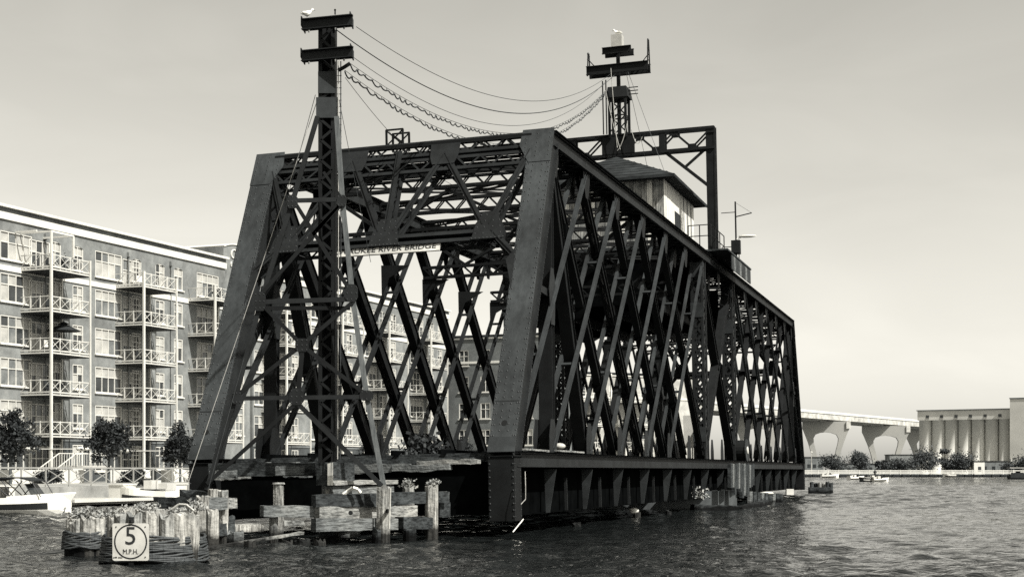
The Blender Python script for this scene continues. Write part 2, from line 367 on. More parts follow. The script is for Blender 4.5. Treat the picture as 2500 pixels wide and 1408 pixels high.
# web members: double intersection, every panel
def mirror(t): return BL-t
PL = .03
for sd in (-1, 1):
    s = sd*TS
    for mir in (0, 1):
        M_ = mirror if mir else (lambda t: t)
        for i in range(1, 6):        # heavy laced members running down towards the centre
            p, q = B(M_(TOPT[i]+(.4 if i == 1 else 0)), s, BH-.5), B(M_(BOTT[i+2]), s, .1)
            built_up(p, q, (.46 if i < 4 else .38)*(1 if sd < 0 else .72), .18 if sd < 0 else .12, laced=(i == 2)).build('laced_diagonal', STEEL, bridge)
        for i in range(0, 6):        # paired flat bars the other way
            p, q = B(M_(BOTT[i]+(.55 if i == 0 else 0)), s, .1), B(M_(TOPT[i+2] if i+2 < 8 else TOPT[7]), s, BH-.5)
            mb = MB()
            side = bv; e = (q-p).normalized(); u = side.cross(e).normalized()
            for k in (-1, 1):
                dp_ = .17 if sd > 0 else .24; mb.bar(p+bv*k*.20, q+bv*k*.20, .02, dp_, u); mb.bar(p+bv*k*.245+u*.08, q+bv*k*.245+u*.08, .10, .02, u); mb.bar(p+bv*k*.245-u*.08, q+bv*k*.245-u*.08, .10, .02, u)
            for f_ in (.3, .7): c = p.lerp(q, f_); mb.bar(c-e*.05, c+e*.05, .40, .06, u)
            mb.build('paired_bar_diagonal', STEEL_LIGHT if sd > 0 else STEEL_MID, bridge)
        # hip hanger and strut to the end post
        p, q = B(M_(TOPT[1]+.3), s, BH-.6), B(M_(BOTT[1]+.2), s, .1); built_up(p, q, .26, .30, laced=False).build('hanger', STEEL, bridge)
        p, q = B(M_(TOPT[1]+.4), s, BH-.7), B(M_(BOTT[2]), s, .1); built_up(p, q, .40, .26, laced=False).build('laced_diagonal', STEEL, bridge)
        c = B(M_(BOTT[1]+.3), s, 4.9)
        MB().bar(B(M_(BA*.5+.1), s, 5.05), c, .34, .22, bz).build('post_strut', STEEL_MID, bridge)
        for k in (-1, 1):
            w_ = bv*k*.235
            gusset([c+w_+bu*.36+bz*.3, c+w_+bu*.2-bz*.95, c+w_-bu*.2-bz*.95, c+w_-bu*.36+bz*.1, c+w_-bu*.1+bz*.8, c+w_+bu*.16+bz*.8], .02, bv, m=STEEL_MID)
        # centre tower column, wide lattice box
        t = M_(TOPT[7]); mb = MB()
        for dt in (-.38, .38):
            for k in (-.24, .24): mb.bar(B(t+dt, s+k, -.2), B(t+dt, s+k, BH-.5), .12, .10, bu)
        for k in (-.25, .25):
            lacing(mb, B(t, s+k, .2), B(t, s+k, BH-.6), bu*.36, V((0, 0, 0)), 16, bv, .02, .12); lacing(mb, B(t, s+k, .2), B(t, s+k, BH-.6), bu*.36, V((0, 0, 0)), 16, bv, .02, .12, 1)
        for dt in (-.41, .41):
            lacing(mb, B(t+dt, s, .2), B(t+dt, s, BH-.6), bv*.22, V((0, 0, 0)), 16, bu, .02, .11); lacing(mb, B(t+dt, s, .2), B(t+dt, s, BH-.6), bv*.22, V((0, 0, 0)), 16, bu, .02, .11, 1)
        col_ = mb.build('centre_column', STEEL_MID, bridge)
        for hh in (9.0, 7.1, 1.2): MB().box((0, 0, 0), (1, 1, 1)) ; MB().bar(B(t-.44, s, hh-.35), B(t-.44, s, hh+.35), .62, .02, bu).build('batten_plate', STEEL_LIGHT, col_)
    # centre bay cross
    built_up(B(TOPT[7], s, BH-.5), B(TOPT[9], s, .1), .40, .26, laced=False).build('laced_diagonal', STEEL, bridge); built_up(B(TOPT[9], s, BH-.5), B(TOPT[7], s, .1), .40, .26, laced=False).build('laced_diagonal', STEEL, bridge)
    # gussets at the panel points, both faces of the chord joined in one plate pair
    for i in range(1, 16):
        t = BOTT[i]
        for k in (-1, 1):
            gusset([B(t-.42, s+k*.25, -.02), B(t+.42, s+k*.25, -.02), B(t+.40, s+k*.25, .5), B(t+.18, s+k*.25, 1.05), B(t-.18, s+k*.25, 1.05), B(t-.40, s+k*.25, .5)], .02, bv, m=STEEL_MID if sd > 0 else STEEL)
        t = TOPT[i]+(.5 if i == 1 else -.5 if i == 15 else 0)
        for k in (-1, 1):
            gusset([B(t-.45, s+k*.25, BH-.5), B(t+.45, s+k*.25, BH-.5), B(t+.40, s+k*.25, BH-.85), B(t+.16, s+k*.25, BH-1.4), B(t-.16, s+k*.25, BH-1.4), B(t-.40, s+k*.25, BH-.85)], .02, bv)
    # small tie plates where members cross
    for mir in (0, 1):
        M_ = mirror if mir else (lambda t: t)
        for i in range(1, 6):
            for j, fr in ((1, .25), (2, .5), (3, .75)):
                b_ = i+2-j
                t = TOPT[i]+(BOTT[i+2]-TOPT[i])*(1-fr) ; hh = .1+(BH-.6)*fr
                if 0 <= b_ <= 5: MB().bar(B(M_(t), s, hh-.24), B(M_(t), s, hh+.24), .30, .30, bu).build('tie_plate', STEEL_DARK, bridge)
# portals
for end in (0, 1):
    nrm = PPn(end); P = lambda s, h, o=0.0: PP(s, h, o, end)
    dn = (P(0, 0)-P(0, 10)).normalized(); hl = 6.75
    pm = STEEL_MID
    mb = strut(P(-4.3, 9.93, -.3), P(4.3, 9.93, -.3), .50, dn, .5, .40, .10, .06); m2 = strut(P(-4.3, 9.38, -.3), P(4.3, 9.38, -.3), .50, dn, .5, .40, .10, .06); o2 = len(mb.v); mb.v += m2.v; mb.f += [tuple(i_+o2 for i_ in f_) for f_ in m2.f]; mb.bar(P(-4.3, 9.88, -.02), P(4.3, 9.88, -.02), .03, .16, dn)
    po = mb.build('portal_top_strut', pm, bridge)
    mb = MB()
    for o_ in (-.03, -.45):
        for hh in (hl, hl-.24): mb.bar(P(-3.5, hh, o_), P(3.5, hh, o_), .03, .12, dn)
    mb.bar(P(-3.5, hl+.05, -.24), P(3.5, hl+.05, -.24), .45, .02, dn); lacing(mb, P(-3.5, hl-.3, -.24), P(3.5, hl-.3, -.24), nrm*.2, V((0, 0, 0)), 16, dn)
    mb.build('portal_bottom_strut', pm, bridge)
    def pair(a, b, wd=.2):
        mb = MB()
        for o_ in (-.03, -.45):
            A, C = P(a[0], a[1], o_), P(b[0], b[1], o_); sdv = (C-A).normalized().cross(nrm)
            for k in (-1, 1): mb.bar(A+sdv*k*(wd/2-.045), C+sdv*k*(wd/2-.045), .085, .02, nrm); mb.bar(A+sdv*k*(wd/2-.09), C+sdv*k*(wd/2-.09), .016, .10, nrm)
        lacing(mb, P(a[0], a[1], -.24), P(b[0], b[1], -.24), nrm*.2, V((0, 0, 0)), 8, (P(*b)-P(*a)).cross(nrm))
        return mb.build('portal_diagonal', pm, bridge)
    Bs, Ts = (-3.35, 0, 3.35), (-1.55, 0, 1.55)
    pair((-4.35, 9.35), (-3.35, hl+.2)); pair((4.35, 9.35), (3.35, hl+.2))
    pair((-1.55, 9.5), (-3.15, hl+.2)); pair((-1.55, 9.5), (-.25, hl+.2)); pair((0, 9.7), (0, hl+.2)); pair((1.55, 9.5), (.25, hl+.2)); pair((1.55, 9.5), (3.15, hl+.2))
    pair((3.45, hl), (4.24, 5.95)); pair((-3.45, hl), (-4.24, 5.95))
    for s_ in Bs:
        for o_ in (-.005, -.475):
            gusset([P(s_-.5, hl-.28, o_), P(s_+.5, hl-.28, o_), P(s_+.42, hl+.15, o_), P(s_+.22, hl+.6, o_), P(s_-.22, hl+.6, o_), P(s_-.42, hl+.15, o_)], .02, nrm, m=pm)
        if end == 0: rivets([(P(s_+k, hl-.1, .006), P(s_+k*.7, hl+.5, .006), .17) for k in (-.4, -.15, .15, .4)]+[(P(s_-.5, hl-.25, .006), P(s_+.5, hl-.25, .006), .12)], nrm, .024)
    for s_ in (-1.55, 1.55):
        for o_ in (-.005, -.475): gusset([P(s_-.5, 9.94, o_), P(s_+.5, 9.94, o_), P(s_+.46, 9.35, o_), P(s_+.36, 9.1, o_), P(s_-.36, 9.1, o_), P(s_-.46, 9.35, o_)], .02, nrm, m=pm)
    for k in (-1, 1):
        gusset([P(k*5.06, 10.02, .004), P(k*4.05, 10.02, .004), P(k*4.0, 9.5, .004), P(k*4.35, 8.9, .004), P(k*5.06, 8.9, .004)], .018, nrm, m=STEEL_POST)
        if end == 0: rivets([(P(k*s_, 9.85, .014), P(k*s_, 9.1, .014), .16) for s_ in (4.95, 4.55, 4.2)], nrm, .026)
        gusset([P(k*4.22, 6.0, -.005), P(k*4.33, 6.25, -.005), P(k*4.33, 4.8, -.005), P(k*4.22, 5.2, -.005), P(k*4.05, 5.75, -.005)], .02, nrm, m=pm)
# cross frames along the span: top strut, lower sway strut, knees; lateral bracing
for i in range(1, 16):
    t = TOPT[i]
    strut(B(t, -4.35, BH-.12), B(t, 4.35, BH-.12), .55, -bz, .22, .45, .10, .055).build('top_lateral_strut', STEEL, bridge)
    if 2 <= i <= 14:
        if i % 2 == 0 or i > 8: strut(B(t, -4.3, BH-2.0), B(t, 4.3, BH-2.0), .5, -bz, .20, .45, .10, .055).build('sway_strut', STEEL, bridge)
        for k in (-1, 1):
            gusset([B(t, k*4.36, BH-2.5), B(t, k*4.36, BH-3.7), B(t, k*4.05, BH-3.0), B(t, k*3.2, BH-2.56)], .03, bu, 'knee_plate')
            if i % 2 == 0: MB().bar(B(t, k*4.3, BH-.75), B(t, k*2.5, BH-2.0), .12, .12, bu).build('sway_brace', STEEL, bridge)
        if i % 2 == 0: MB().bar(B(t, -2.5, BH-2.0), B(t, 0, BH-.75), .1, .12, bu).bar(B(t, 0, BH-.75), B(t, 2.5, BH-2.0), .1, .12, bu).build('sway_brace', STEEL, bridge)
    if i < 15:
        for k in (-1, 1):
            strut(B(t+.2, k*4.2, BH-.30), B(TOPT[i+1]-.2, -k*4.2, BH-.30), .16, -bz, .12, 1.1, .05, .03).build('lateral_diagonal', STEEL, bridge)
# floor: cross beams, stringers, sleepers
for i in range(0, 17):
    t = BOTT[i] if 0 < i < 16 else (.55 if i == 0 else BL-.55)
    mb = MB(); mb.bar(B(t, -4.3, -1.0), B(t, 4.3, -1.0), .03, 1.5, bz)
    for hh in (-.26, -1.74): mb.bar(B(t, -4.3, hh), B(t, 4.3, hh), .32, .03, bz)
    mb.build('floor_beam', STEEL_DARK, bridge)
for s_ in (-3.0, -1.3, 1.3, 3.0):
    mb = MB(); mb.bar(B(.6, s_, -.55), B(BL-.6, s_, -.55), .03, .6, bz)
    for hh in (-.25, -.86): mb.bar(B(.6, s_, hh), B(BL-.6, s_, hh), .24, .03, bz)
    mb.build('stringer', STEEL_DARK, bridge)
tie = None
for k in range(88):
    t = .9+k*.8
    if tie is None: mb = MB(); mb.bar(B(t, -3.9, -.10), B(t, 3.9, -.10), .24, .22, bz); tie = mb.build('sleeper', WOOD_D, bridge); T0 = t
    else: o = tie.copy(); COL.objects.link(o); o.parent = bridge; o.location = bu*(t-T0)
for s_ in (-2.75, -1.3, 1.3, 2.75):
    mb = MB(); mb.bar(B(.3, s_, .05), B(BL-.3, s_, .05), .07, .13, bz); mb.build('rail', STEEL_DARK, bridge)
# broken apron timbers across the near end
for (s0, s1, h0, hh, t_, m_) in ((-4.2, -.9, -.33, .30, -.12, WOOD_D), (-4.15, -2.9, -.48, .26, -.30, WOOD), (-2.6, -1.4, -.22, .14, -.2, WOOD_H), (-1.75, -.95, -.42, .3, -.34, WOOD_H), (-.4, 3.9, -.20, .16, -.1, WOOD_D), (-.1, 2.1, -.38, .24, -.28, WOOD_H), (1.6, 3.3, -.40, .18, -.34, WOOD_H), (2.3, 4.1, -.26, .14, -.22, WOOD)):
    mb = MB(); n = 9; top = []; 
    rings = []
    for j in range(n+1):
        s_ = s0+(s1-s0)*j/n; d1 = random.uniform(-.03, .03) if j else 0; d2 = random.uniform(-.035, .03)
        rings.append([B(t_-.14, s_, h0-hh/2+d2), B(t_+.14, s_, h0-hh/2+d2), B(t_+.14, s_, h0+hh/2+d1), B(t_-.14, s_, h0+hh/2+d1)])
    mb.loft(rings).build('apron_timber', m_, bridge)
# walkway planks lying on the lower chord
for (t0, t1, s_) in ((1.2, 3.6, 4.9), (4.6, 7.6, 4.95)):
    MB().bar(B(t0, s_, .08), B(t1, s_, .06), .3, .05, bz).build('loose_plank', WOOD, bridge)
# name board under the portal
bd = MB(); bd.bar(PP(-2.05, 6.38, -.10), PP(1.85, 6.38, -.10), .04, .30, (PP(0, 10)-PP(0, 0)).normalized()); nb = bd.build('name_board', mat('worn_sign_white', .36, .7, .3, 2.5, blotch=.3), bridge)
me = text_mesh('MILWAUKEE RIVER BRIDGE', .235, .004)
wear = mat('worn_lettering', .02, .6, .3, 3)
if 'wear' not in wear:
    nt = wear.node_tree; nzz = nt.nodes.new('ShaderNodeTexNoise'); nzz.inputs['Scale'].default_value = 4.5; nzz.inputs['Detail'].default_value = 3
    tcx = nt.nodes.new('ShaderNodeTexCoord'); nt.links.new(tcx.outputs['Object'], nzz.inputs['Vector'])
    rp = nt.nodes.new('ShaderNodeValToRGB'); rp.color_ramp.elements[0].position = .66; rp.color_ramp.elements[0].color = (.02, .021, .021, 1); rp.color_ramp.elements[1].position = .72; rp.color_ramp.elements[1].color = (.36, .35, .32, 1)
    nt.links.new(nzz.outputs[0], rp.inputs[0]); nt.links.new(rp.outputs[0], nt.nodes['Principled BSDF'].inputs['Base Color'])
me.materials.clear(); me.materials.append(wear)
lo = bpy.data.objects.new('lettering', me); COL.objects.link(lo)
xs = np.array([v.co.x for v in me.vertices]); sc_ = 3.65/(xs.max()-xs.min())
pu = (PP(0, 10)-PP(0, 0)).normalized()
R3 = Matrix((bv*sc_, pu*.95, PPn(0))).transposed().to_4x4(); R3.translation = PP(-.10, 6.38, -.07)
me.transform(Matrix.Translation(-V(bridge.location))@R3); lo.parent = nb

# dark machinery floor under the operator's cabin
mf = MB(); mf.bar(B(28.5, 0, BH-2.75), B(43.5, 0, BH-2.75), 8.4, .10, bz); mf.build('machinery_floor', STEEL_DARK, bridge)
for s_ in (-3.6, -1.2, 1.2, 3.6): MB().bar(B(28.5, s_, BH-3.0), B(43.5, s_, BH-3.0), .16, .45, bz).build('floor_girder', STEEL, bridge)
for t_ in (30, 33, 36, 39, 42): MB().bar(B(t_, -3.9, BH-1.7), B(t_, 3.9, BH-1.7), .08, 2.0, bz).build('machinery_bulkhead', STEEL_DARK, bridge)
# ================================================================== operator's house on top of the bridge
T0_, T1_, HA = 31.8, 39.7, 3.06; HB, HT = BH+.25, BH+3.75
house = thing('operator_house', 'weathered plank operator cabin with hipped shingle roof on top of the bridge', 'cabin', B((T0_+T1_)/2, 0, HB))
flo = MB(); flo.bar(B(T0_-1.2, 0, HB-.1), B(T1_+1.2, 0, HB-.1), 8.6, .16, bz); flo.build('platform', WOOD_D, house)
def plank_wall(p, q, h, nrm, n, mats):
    for k in range(n):
        a = p.lerp(q, k/n); b = p.lerp(q, (k+1)/n); e = (b-a).normalized()*.008; off = nrm*random.uniform(0, .02)
        MB().prism([a+e+off, b-e+off, b-e+off+bz*h, a+e+off+bz*h], -nrm*.05).build('wall_plank', mats[k % len(mats)], house)
BD2 = mat('grey_weathered_plank', .22, .9, .45, 2, .1, dark=.07, grain=(9, 9, 1.2))
plank_wall(B(T0_, -HA, HB), B(T0_, HA, HB), HT-HB, -bu, 22, [BD2, BD2, BD2, BD2, BOARD])
c0, c1, c2, c3 = B(T0_, HA, HB), B(T0_+2.6, HA, HB), B(T0_+4.2, HA, HB), B(T1_, HA, HB)
plank_wall(c0, c1, HT-HB, bv, 8, [BOARD])
MB().prism([c1, c2, c2+bz*2.2, c1+bz*2.2], -bv*.03).build('door', DARK, house); MB().prism([c1+bz*2.2, c2+bz*2.2, c2+bz*(HT-HB), c1+bz*(HT-HB)], -bv*.05).build('door_head', BOARD, house)
plank_wall(c2, c3, HT-HB, bv, 11, [BOARD, BOARD, BD2]); plank_wall(B(T0_, -HA, HB), B(T1_, -HA, HB), HT-HB, -bv, 10, [BD2]); plank_wall(B(T1_, -HA, HB), B(T1_, HA, HB), HT-HB, bu, 8, [BD2])
ov = .62; e0, e1, e2, e3 = B(T0_-ov, HA+ov, HT-.1), B(T0_-ov, -HA-ov, HT-.1), B(T1_+ov, -HA-ov, HT-.1), B(T1_+ov, HA+ov, HT-.1)
r0, r1 = B((T0_+T1_)/2-.7, 0, HT+1.75), B((T0_+T1_)/2+.7, 0, HT+1.75)
rf = MB(); o_ = len(rf.v); rf.v += [tuple(k) for k in (e0, e1, e2, e3, r0, r1)]+[tuple(k-bz*.10) for k in (e0, e1, e2, e3)]
rf.f += [(0, 1, 4), (1, 2, 5, 4), (2, 3, 5), (3, 0, 4, 5), (6, 7, 1, 0), (7, 8, 2, 1), (8, 9, 3, 2), (9, 6, 0, 3), (9, 8, 7, 6)]
roof = rf.build('roof', ASPH, house)
for k in range(1, 9):      # shingle courses, each a thin raised line of lapped edge
    f_ = k/9
    for a, b, c, d in ((e0, e1, r0, r0), (e0, e3, r0, r1)):
        p, q = a.lerp(c, f_), b.lerp(d, f_); n_ = (b-a).cross(c-a).normalized(); n_ = n_ if n_.z > 0 else -n_
        MB().bar(p+n_*.008, q+n_*.008, .10, .016, n_).build('shingle_course', ASPH, roof)
for a, b in ((e0, e1), (e0, e3)):
    MB().bar(a-bz*.06, b-bz*.06, .05, .14, bz).build('fascia', ASPH, house)
# railings and gear round the cabin
def rail_run(name, label, pts, hh, posts, cat='railing', m=STEEL):
    t = thing(name, label, cat, pts[0])
    for f_ in posts:
        tot = f_*(len(pts)-1); i = min(int(tot), len(pts)-2); p = pts[i].lerp(pts[i+1], tot-i); MB().cyl(p, p+bz*hh, .028, n=5).build('rail_post', m, t)
    for z_ in (hh, hh*.5):
        for a, b in zip(pts[:-1], pts[1:]): MB().cyl(a+bz*z_, b+bz*z_, .024, n=5).build('rail_bar', m, t)
    return t
rail_run('walkway_railing', 'thin pipe railing along the walkway beside the cabin door', [B(T0_+.6, 4.1, HB), B(T0_+.6, 5.2, HB), B(T0_+4.5, 5.2, HB)], 1.05, (0, .25, .5, .66, .83, 1))
rail_run('ladder_railing', 'curved pipe railing at the ladder past the gantry post', [B(38.6, 5.3, HB-.2), B(40.6, 5.3, HB-.2), B(40.6, 4.4, HB-.2)], 1.35, (0, .25, .5, 1))
wk = thing('walkway', 'side walkway with board apron beside the cabin above the top chord', 'walkway', B(37, 5.1, BH))
MB().bar(B(33.3, 5.2, HB-.05), B(41.2, 5.2, HB-.05), 1.3, .08, bz).build('deck', WOOD_D, wk)
for k in range(10): MB().bar(B(34.6+k*.64, 5.82, HB-.5), B(35.2+k*.64, 5.82, HB-.5), .04, .7, bz).build('apron_board', (STEEL_LIGHT, WOOD_H)[k % 3 == 1], wk)
pl = thing('lamp_pole', 'slim pole with side arms and a white lamp head near the ladder', 'lamp pole', B(39.3, 5.35, HB))
MB().cyl(B(39.3, 5.35, HB), B(39.3, 5.35, HB+3.3), .05, .045, 6).build('pole', STEEL, pl)
MB().cyl(B(39.3, 5.35, HB+2.5), B(39.3, 6.2, HB+2.65), .03, n=5).cyl(B(39.3, 4.6, HB+2.75), B(39.3, 5.35, HB+2.75), .02, n=4).build('side_arm', STEEL, pl)
MB().cyl(B(39.3, 6.2, HB+2.65), B(39.3, 5.35, HB+3.25), .008, n=3).build('stay_wire', CABLE, pl)
MB().ell(B(39.3, 5.95, HB+1.45), (.48, .12, .08), 10, 6, Matrix.Rotation(-PSI, 3, 'Z')).cyl(B(39.3, 5.35, HB+1.32), B(39.3, 5.7, HB+1.44), .03, n=5).build('lamp_head', WHITE, pl, True)
sw = thing('switch_box', 'small dark switch box on a bracket beside the gantry post', 'box', B(37.6, 5.6, HB))
MB().bar(B(37.6, 5.6, HB+.3), B(37.6, 5.6, HB+1.0), .45, .35, bu).build('box_body', STEEL, sw); MB().bar(B(37.4, 5.6, HB+.35), B(37.4, 5.6, HB+.95), .4, .02, bu).build('box_door', STEEL_MID, sw); MB().cyl(B(37.6, 5.6, HB-.1), B(37.6, 5.6, HB+.3), .04, n=5).build('bracket', STEEL, sw)
# ================================================================== gantry across the cabin and its mast
GT, GH = 35.4, 16.65
gan = thing('cable_gantry', 'black lattice steel gantry frame spanning over the bridge cabin', 'gantry', B(GT, 0, BH))
for k in (-1, 1):
    mb = MB()
    for a in (-.19, .19):
        for b in (-.19, .19): mb.bar(B(GT+a, k*4.8+b, BH), B(GT+a, k*4.8+b, GH), .09, .09, bu)
    for b in (-.2, .2): lacing(mb, B(GT, k*4.8+b, BH+.2), B(GT, k*4.8+b, GH-.2), bu*.19, V((0, 0, 0)), 18, bv)
    mb.bar(B(GT-.21, k*4.8, BH), B(GT-.21, k*4.8, GH), .46, .02, bu)
    mb.build('gantry_post', STEEL, gan)
    MB().bar(B(GT-.16, k*2.45, GH-1.05), B(GT-.16, k*4.6, BH+3.75), .16, .14, bu).build('knee_brace', STEEL, gan); MB().bar(B(GT-.16, k*3.45, GH-1.95), B(GT-.16, k*4.65, GH-1.0), .12, .12, bu).build('knee_strut', STEEL, gan)
for dt in (-.26, .26):
    mb = MB(); 
    for hh in (GH-.05, GH-1.05): mb.bar(B(GT+dt, -4.9, hh), B(GT+dt, 5.0, hh), .10, .14, bz)
    n = 10
    for i in range(n):
        a, b = -4.4+i*.92, -4.4+(i+1)*.92; hi, lo_ = GH-.12, GH-.98
        mb.bar(B(GT+dt, a, lo_ if i % 2 else hi), B(GT+dt, b, hi if i % 2 else lo_), .09, .03, bu)
        c_ = B(GT+dt, b, hi-.04 if i % 2 else lo_+.04); mb.bar(c_-bv*.22, c_+bv*.22, .02, .3, bz)
    for s_ in (-2.3, 2.35): mb.bar(B(GT+dt, s_, GH-1.05), B(GT+dt, s_, GH), .3, .05, bu)
    mb.build('gantry_beam', STEEL, gan)
MB().bar(B(GT-.28, -.75, GH-.55), B(GT-.28, .95, GH-.55), .06, 1.0, bz).build('mast_seat', STEEL, gan)
mst = thing('cable_mast', 'cable mast with crossarms and guard frames standing on the gantry beam', 'mast', B(GT, 0, GH))
MC = .12
mb = MB()
for a in (-.4, .4):
    for b in (-.42, .42): mb.bar(B(GT+a, MC+b, GH-.2), B(GT+a, MC+b, GH+1.9), .12, .12, bu)
    for h0_ in (.1, .95): mb.bar(B(GT+a, MC-.42, GH+h0_), B(GT+a, MC+.42, GH+h0_+.85), .06, .03, bu); mb.bar(B(GT+a, MC+.42, GH+h0_), B(GT+a, MC-.42, GH+h0_+.85), .06, .03, bu); mb.bar(B(GT+a, MC-.42, GH+h0_+.85), B(GT+a, MC+.42, GH+h0_+.85), .06, .06, bu)
mb.build('base_frame', STEEL, mst)
MB().bar(B(GT, MC, GH+1.85), B(GT, MC, GH+2.4), 1.15, 1.0, bu, .95, .9).build('base_box', STEEL_MID, mst)
MB().bar(B(GT, MC, GH-.1), B(GT, MC, GH+5.0), .17, .17, bu).build('mast_pole', STEEL, mst)
for (hh, hw, dp) in ((3.35, 1.6, .42), (4.28, .75, .3)):
    for dt in (-.3, .3): mb = MB(); mb.bar(B(GT+dt, MC-hw, GH+hh), B(GT+dt, MC+hw, GH+hh), .04, dp, bz); [mb.bar(B(GT+dt*1.2, MC-hw, GH+hh+k*dp/2), B(GT+dt*1.2, MC+hw, GH+hh+k*dp/2), .12, .03, bz) for k in (-1, 1)]; mb.build('crossarm', STEEL, mst)
for s_, hh in ((-1.55, 1.15), (1.58, 1.55)):
    mb = MB()
    for dt in (-.3, .3): mb.cyl(B(GT+dt, MC+s_, GH+3.1), B(GT+dt*.3, MC+s_, GH+3.2+hh), .035, n=5)
    for j in range(4): mb.cyl(B(GT-.28, MC+s_, GH+3.4+j*.28), B(GT+.28, MC+s_, GH+3.4+j*.28), .02, n=4)
    mb.cyl(B(GT, MC+s_*.72, GH+3.5), B(GT, MC+s_, GH+4.0), .025, n=4); mb.build('guard_frame', STEEL, mst)
MB().bar(B(GT, MC-.02, GH+4.45), B(GT, MC-.02, GH+5.1), .56, .5, bu).build('beacon_box', mat('beacon_grey', .33, .6, .2, 2), mst)
for s_ in (-.62, -.45): MB().cyl(B(GT-.5, MC-.1+s_, GH+.0), B(GT-.5, MC-.1+s_, GH+2.9+s_*.3), .035, n=5).build('ladder_rail', STEEL, mst)
for j in range(3): MB().cyl(B(GT, MC+.5, GH+2.05+j*.17), B(GT, MC+1.0, GH+2.05+j*.17), .025, n=4).build('insulator_arm', STEEL, mst)
# tangle of conductors falling from the mast to the roof
def sag_pts(p, q, sag, n=24): return [V(p).lerp(V(q), i/n)-zz*sag*4*(i/n)*(1-i/n) for i in range(n+1)]
for k, (s_, hh, s2, h2, sg, lab) in enumerate(((-.25, 3.3, .0, -.75, .1, 'pale drop cable hanging from the mast crossarm to the cabin roof'), (-.55, 2.2, .15, -.85, .15, 'pale drop cable hanging from the mast box to the cabin roof'), (.55, .5, .0, -.9, .25, 'pale looped cable hanging under the mast foot above the roof'), (.75, .1, 1.3, -.3, .5, 'pale slack cable coil hanging at the right of the mast foot'))):
    tag(MB().tube(sag_pts(B(GT-.6, MC+s_, GH+hh), B(GT-.6, MC+s2, GH+h2), sg, 10), .018, 5).build('drop_cable', CABLE_L), lab, 'cable', 'pale drop cables below the mast')
for k, (s_, s2, t2, lab) in enumerate(((.5, 2.9, 33.0, 'thin guy wire from the mast to the near eave of the cabin'), (.4, 2.0, 33.6, 'thin guy wire from the mast down to the cabin roof slope'))):
    tag(MB().tube([B(GT, MC+s_, GH+3.2), B(t2, s2, HT+.3)], .012, 3).build('guy_wire', CABLE), lab, 'wire', 'thin guy wires of the gantry mast')
def gull(c, ang, label, sc=1.0):
    c = V(c); R = Matrix.Rotation(ang, 3, 'Z'); t = thing('gull', label, 'bird', c, 'gulls on the mast tops')
    n = 10; rings = []
    for x, r, z in ((-.26, .02, .16), (-.2, .05, .15), (-.1, .10, .15), (0, .125, .16), (.1, .115, .19), (.17, .075, .25), (.2, .06, .31), (.23, .068, .36), (.28, .06, .37), (.325, .02, .355)):
        rings.append([c+R@(V((x, r*math.cos(2*math.pi*i/n), z+r*1.05*math.sin(2*math.pi*i/n)))*sc) for i in range(n)])
    MB().loft(rings).build('body', GULL, t, True)
    for k in (-1, 1):
        MB().cyl(c+R@(V((0, .04*k, 0))*sc), c+R@(V((0, .04*k, .08))*sc), .012*sc, n=4).build('leg', STEEL_LIGHT, t); MB().ell(c+R@(V((-.1, .10*k, .17))*sc), (.2*sc, .03*sc, .07*sc), 8, 5, R).build('wing', mat('grey_feathers', .5, .8, .1, 4), t, True)
    MB().cyl(c+R@(V((.32, 0, .355))*sc), c+R@(V((.40, 0, .345))*sc), .018*sc, .004*sc, 5).build('beak', STEEL_LIGHT, t)
gull(B(GT, MC, GH+5.1), 2.6, 'white gull sitting on the grey beacon box of the gantry mast', .8)
# ================================================================== the cable tower in front of the portal
TD = 39.8
tower = thing('cable_tower', 'tall riveted steel cable tower with two crossarms and spread legs before the portal', 'tower', px(800, 1200, TD))
tx = lambda x, y, d=0.0: px(x, y, TD+d)
X3, Y3 = V((1, 0, 0)), V((0, 1, 0))
mb = MB(); ax, aw, ad_ = 800, .205, .22; b0, b1 = tx(800, 1130), tx(800, 52)
for k in (-1, 1):
    mb.bar(b0+X3*k*aw, b1+X3*k*aw, .03, .46, Y3)
    for d in (-.23, .23): mb.bar(b0+X3*k*(aw-.04)+Y3*d, b1+X3*k*(aw-.04)+Y3*d, .10, .022, Y3)
mb.bar(b0+Y3*.22, b1+Y3*.22, .33, .02, Y3)
for d in (-.24,): lacing(mb, b0, b1, X3*(aw-.05), Y3*d, 44, Y3, .02, .07)
mb.build('column', STEEL, tower)
for (y0, y1, w_, m_) in ((175, 228, .46, STEEL_LIGHT), (238, 288, .56, STEEL_LIGHT)):
    MB().bar(tx(798, y1, -.27), tx(798, y0, -.27), w_, .03, Y3).build('collar_plate', m_, tower)
for (yc, hw) in ((56, .71), (133, .72)):
    for d in (-.40, .40):
        mb = MB(); c = tx(799, yc, d); vv = bv0
        mb.bar(c-vv*hw, c+vv*hw, .03, .26, zz); [mb.bar(c-vv*hw+zz*k*.13-Y3*.05*(1 if d < 0 else -1), c+vv*hw+zz*k*.13-Y3*.05*(1 if d < 0 else -1), .12, .025, zz) for k in (-1, 1)]
        mb.build('crossarm', STEEL_MID, tower)
    for k in (-1, 1): c = tx(799, yc)+bv0*k*(hw-.02); MB().bar(c-Y3*.38, c+Y3*.38, .03, .24, zz).build('crossarm_end', STEEL_LIGHT if k > 0 else STEEL, tower)
    for k in (-.5, -.2, .25, .5): MB().cyl(tx(799, yc+14)+bv0*k-Y3*.2, tx(799, yc+25)+bv0*k-Y3*.2, .035, .02, 6).build('insulator', mat('insulator', .2, .3, .3, 5), tower)
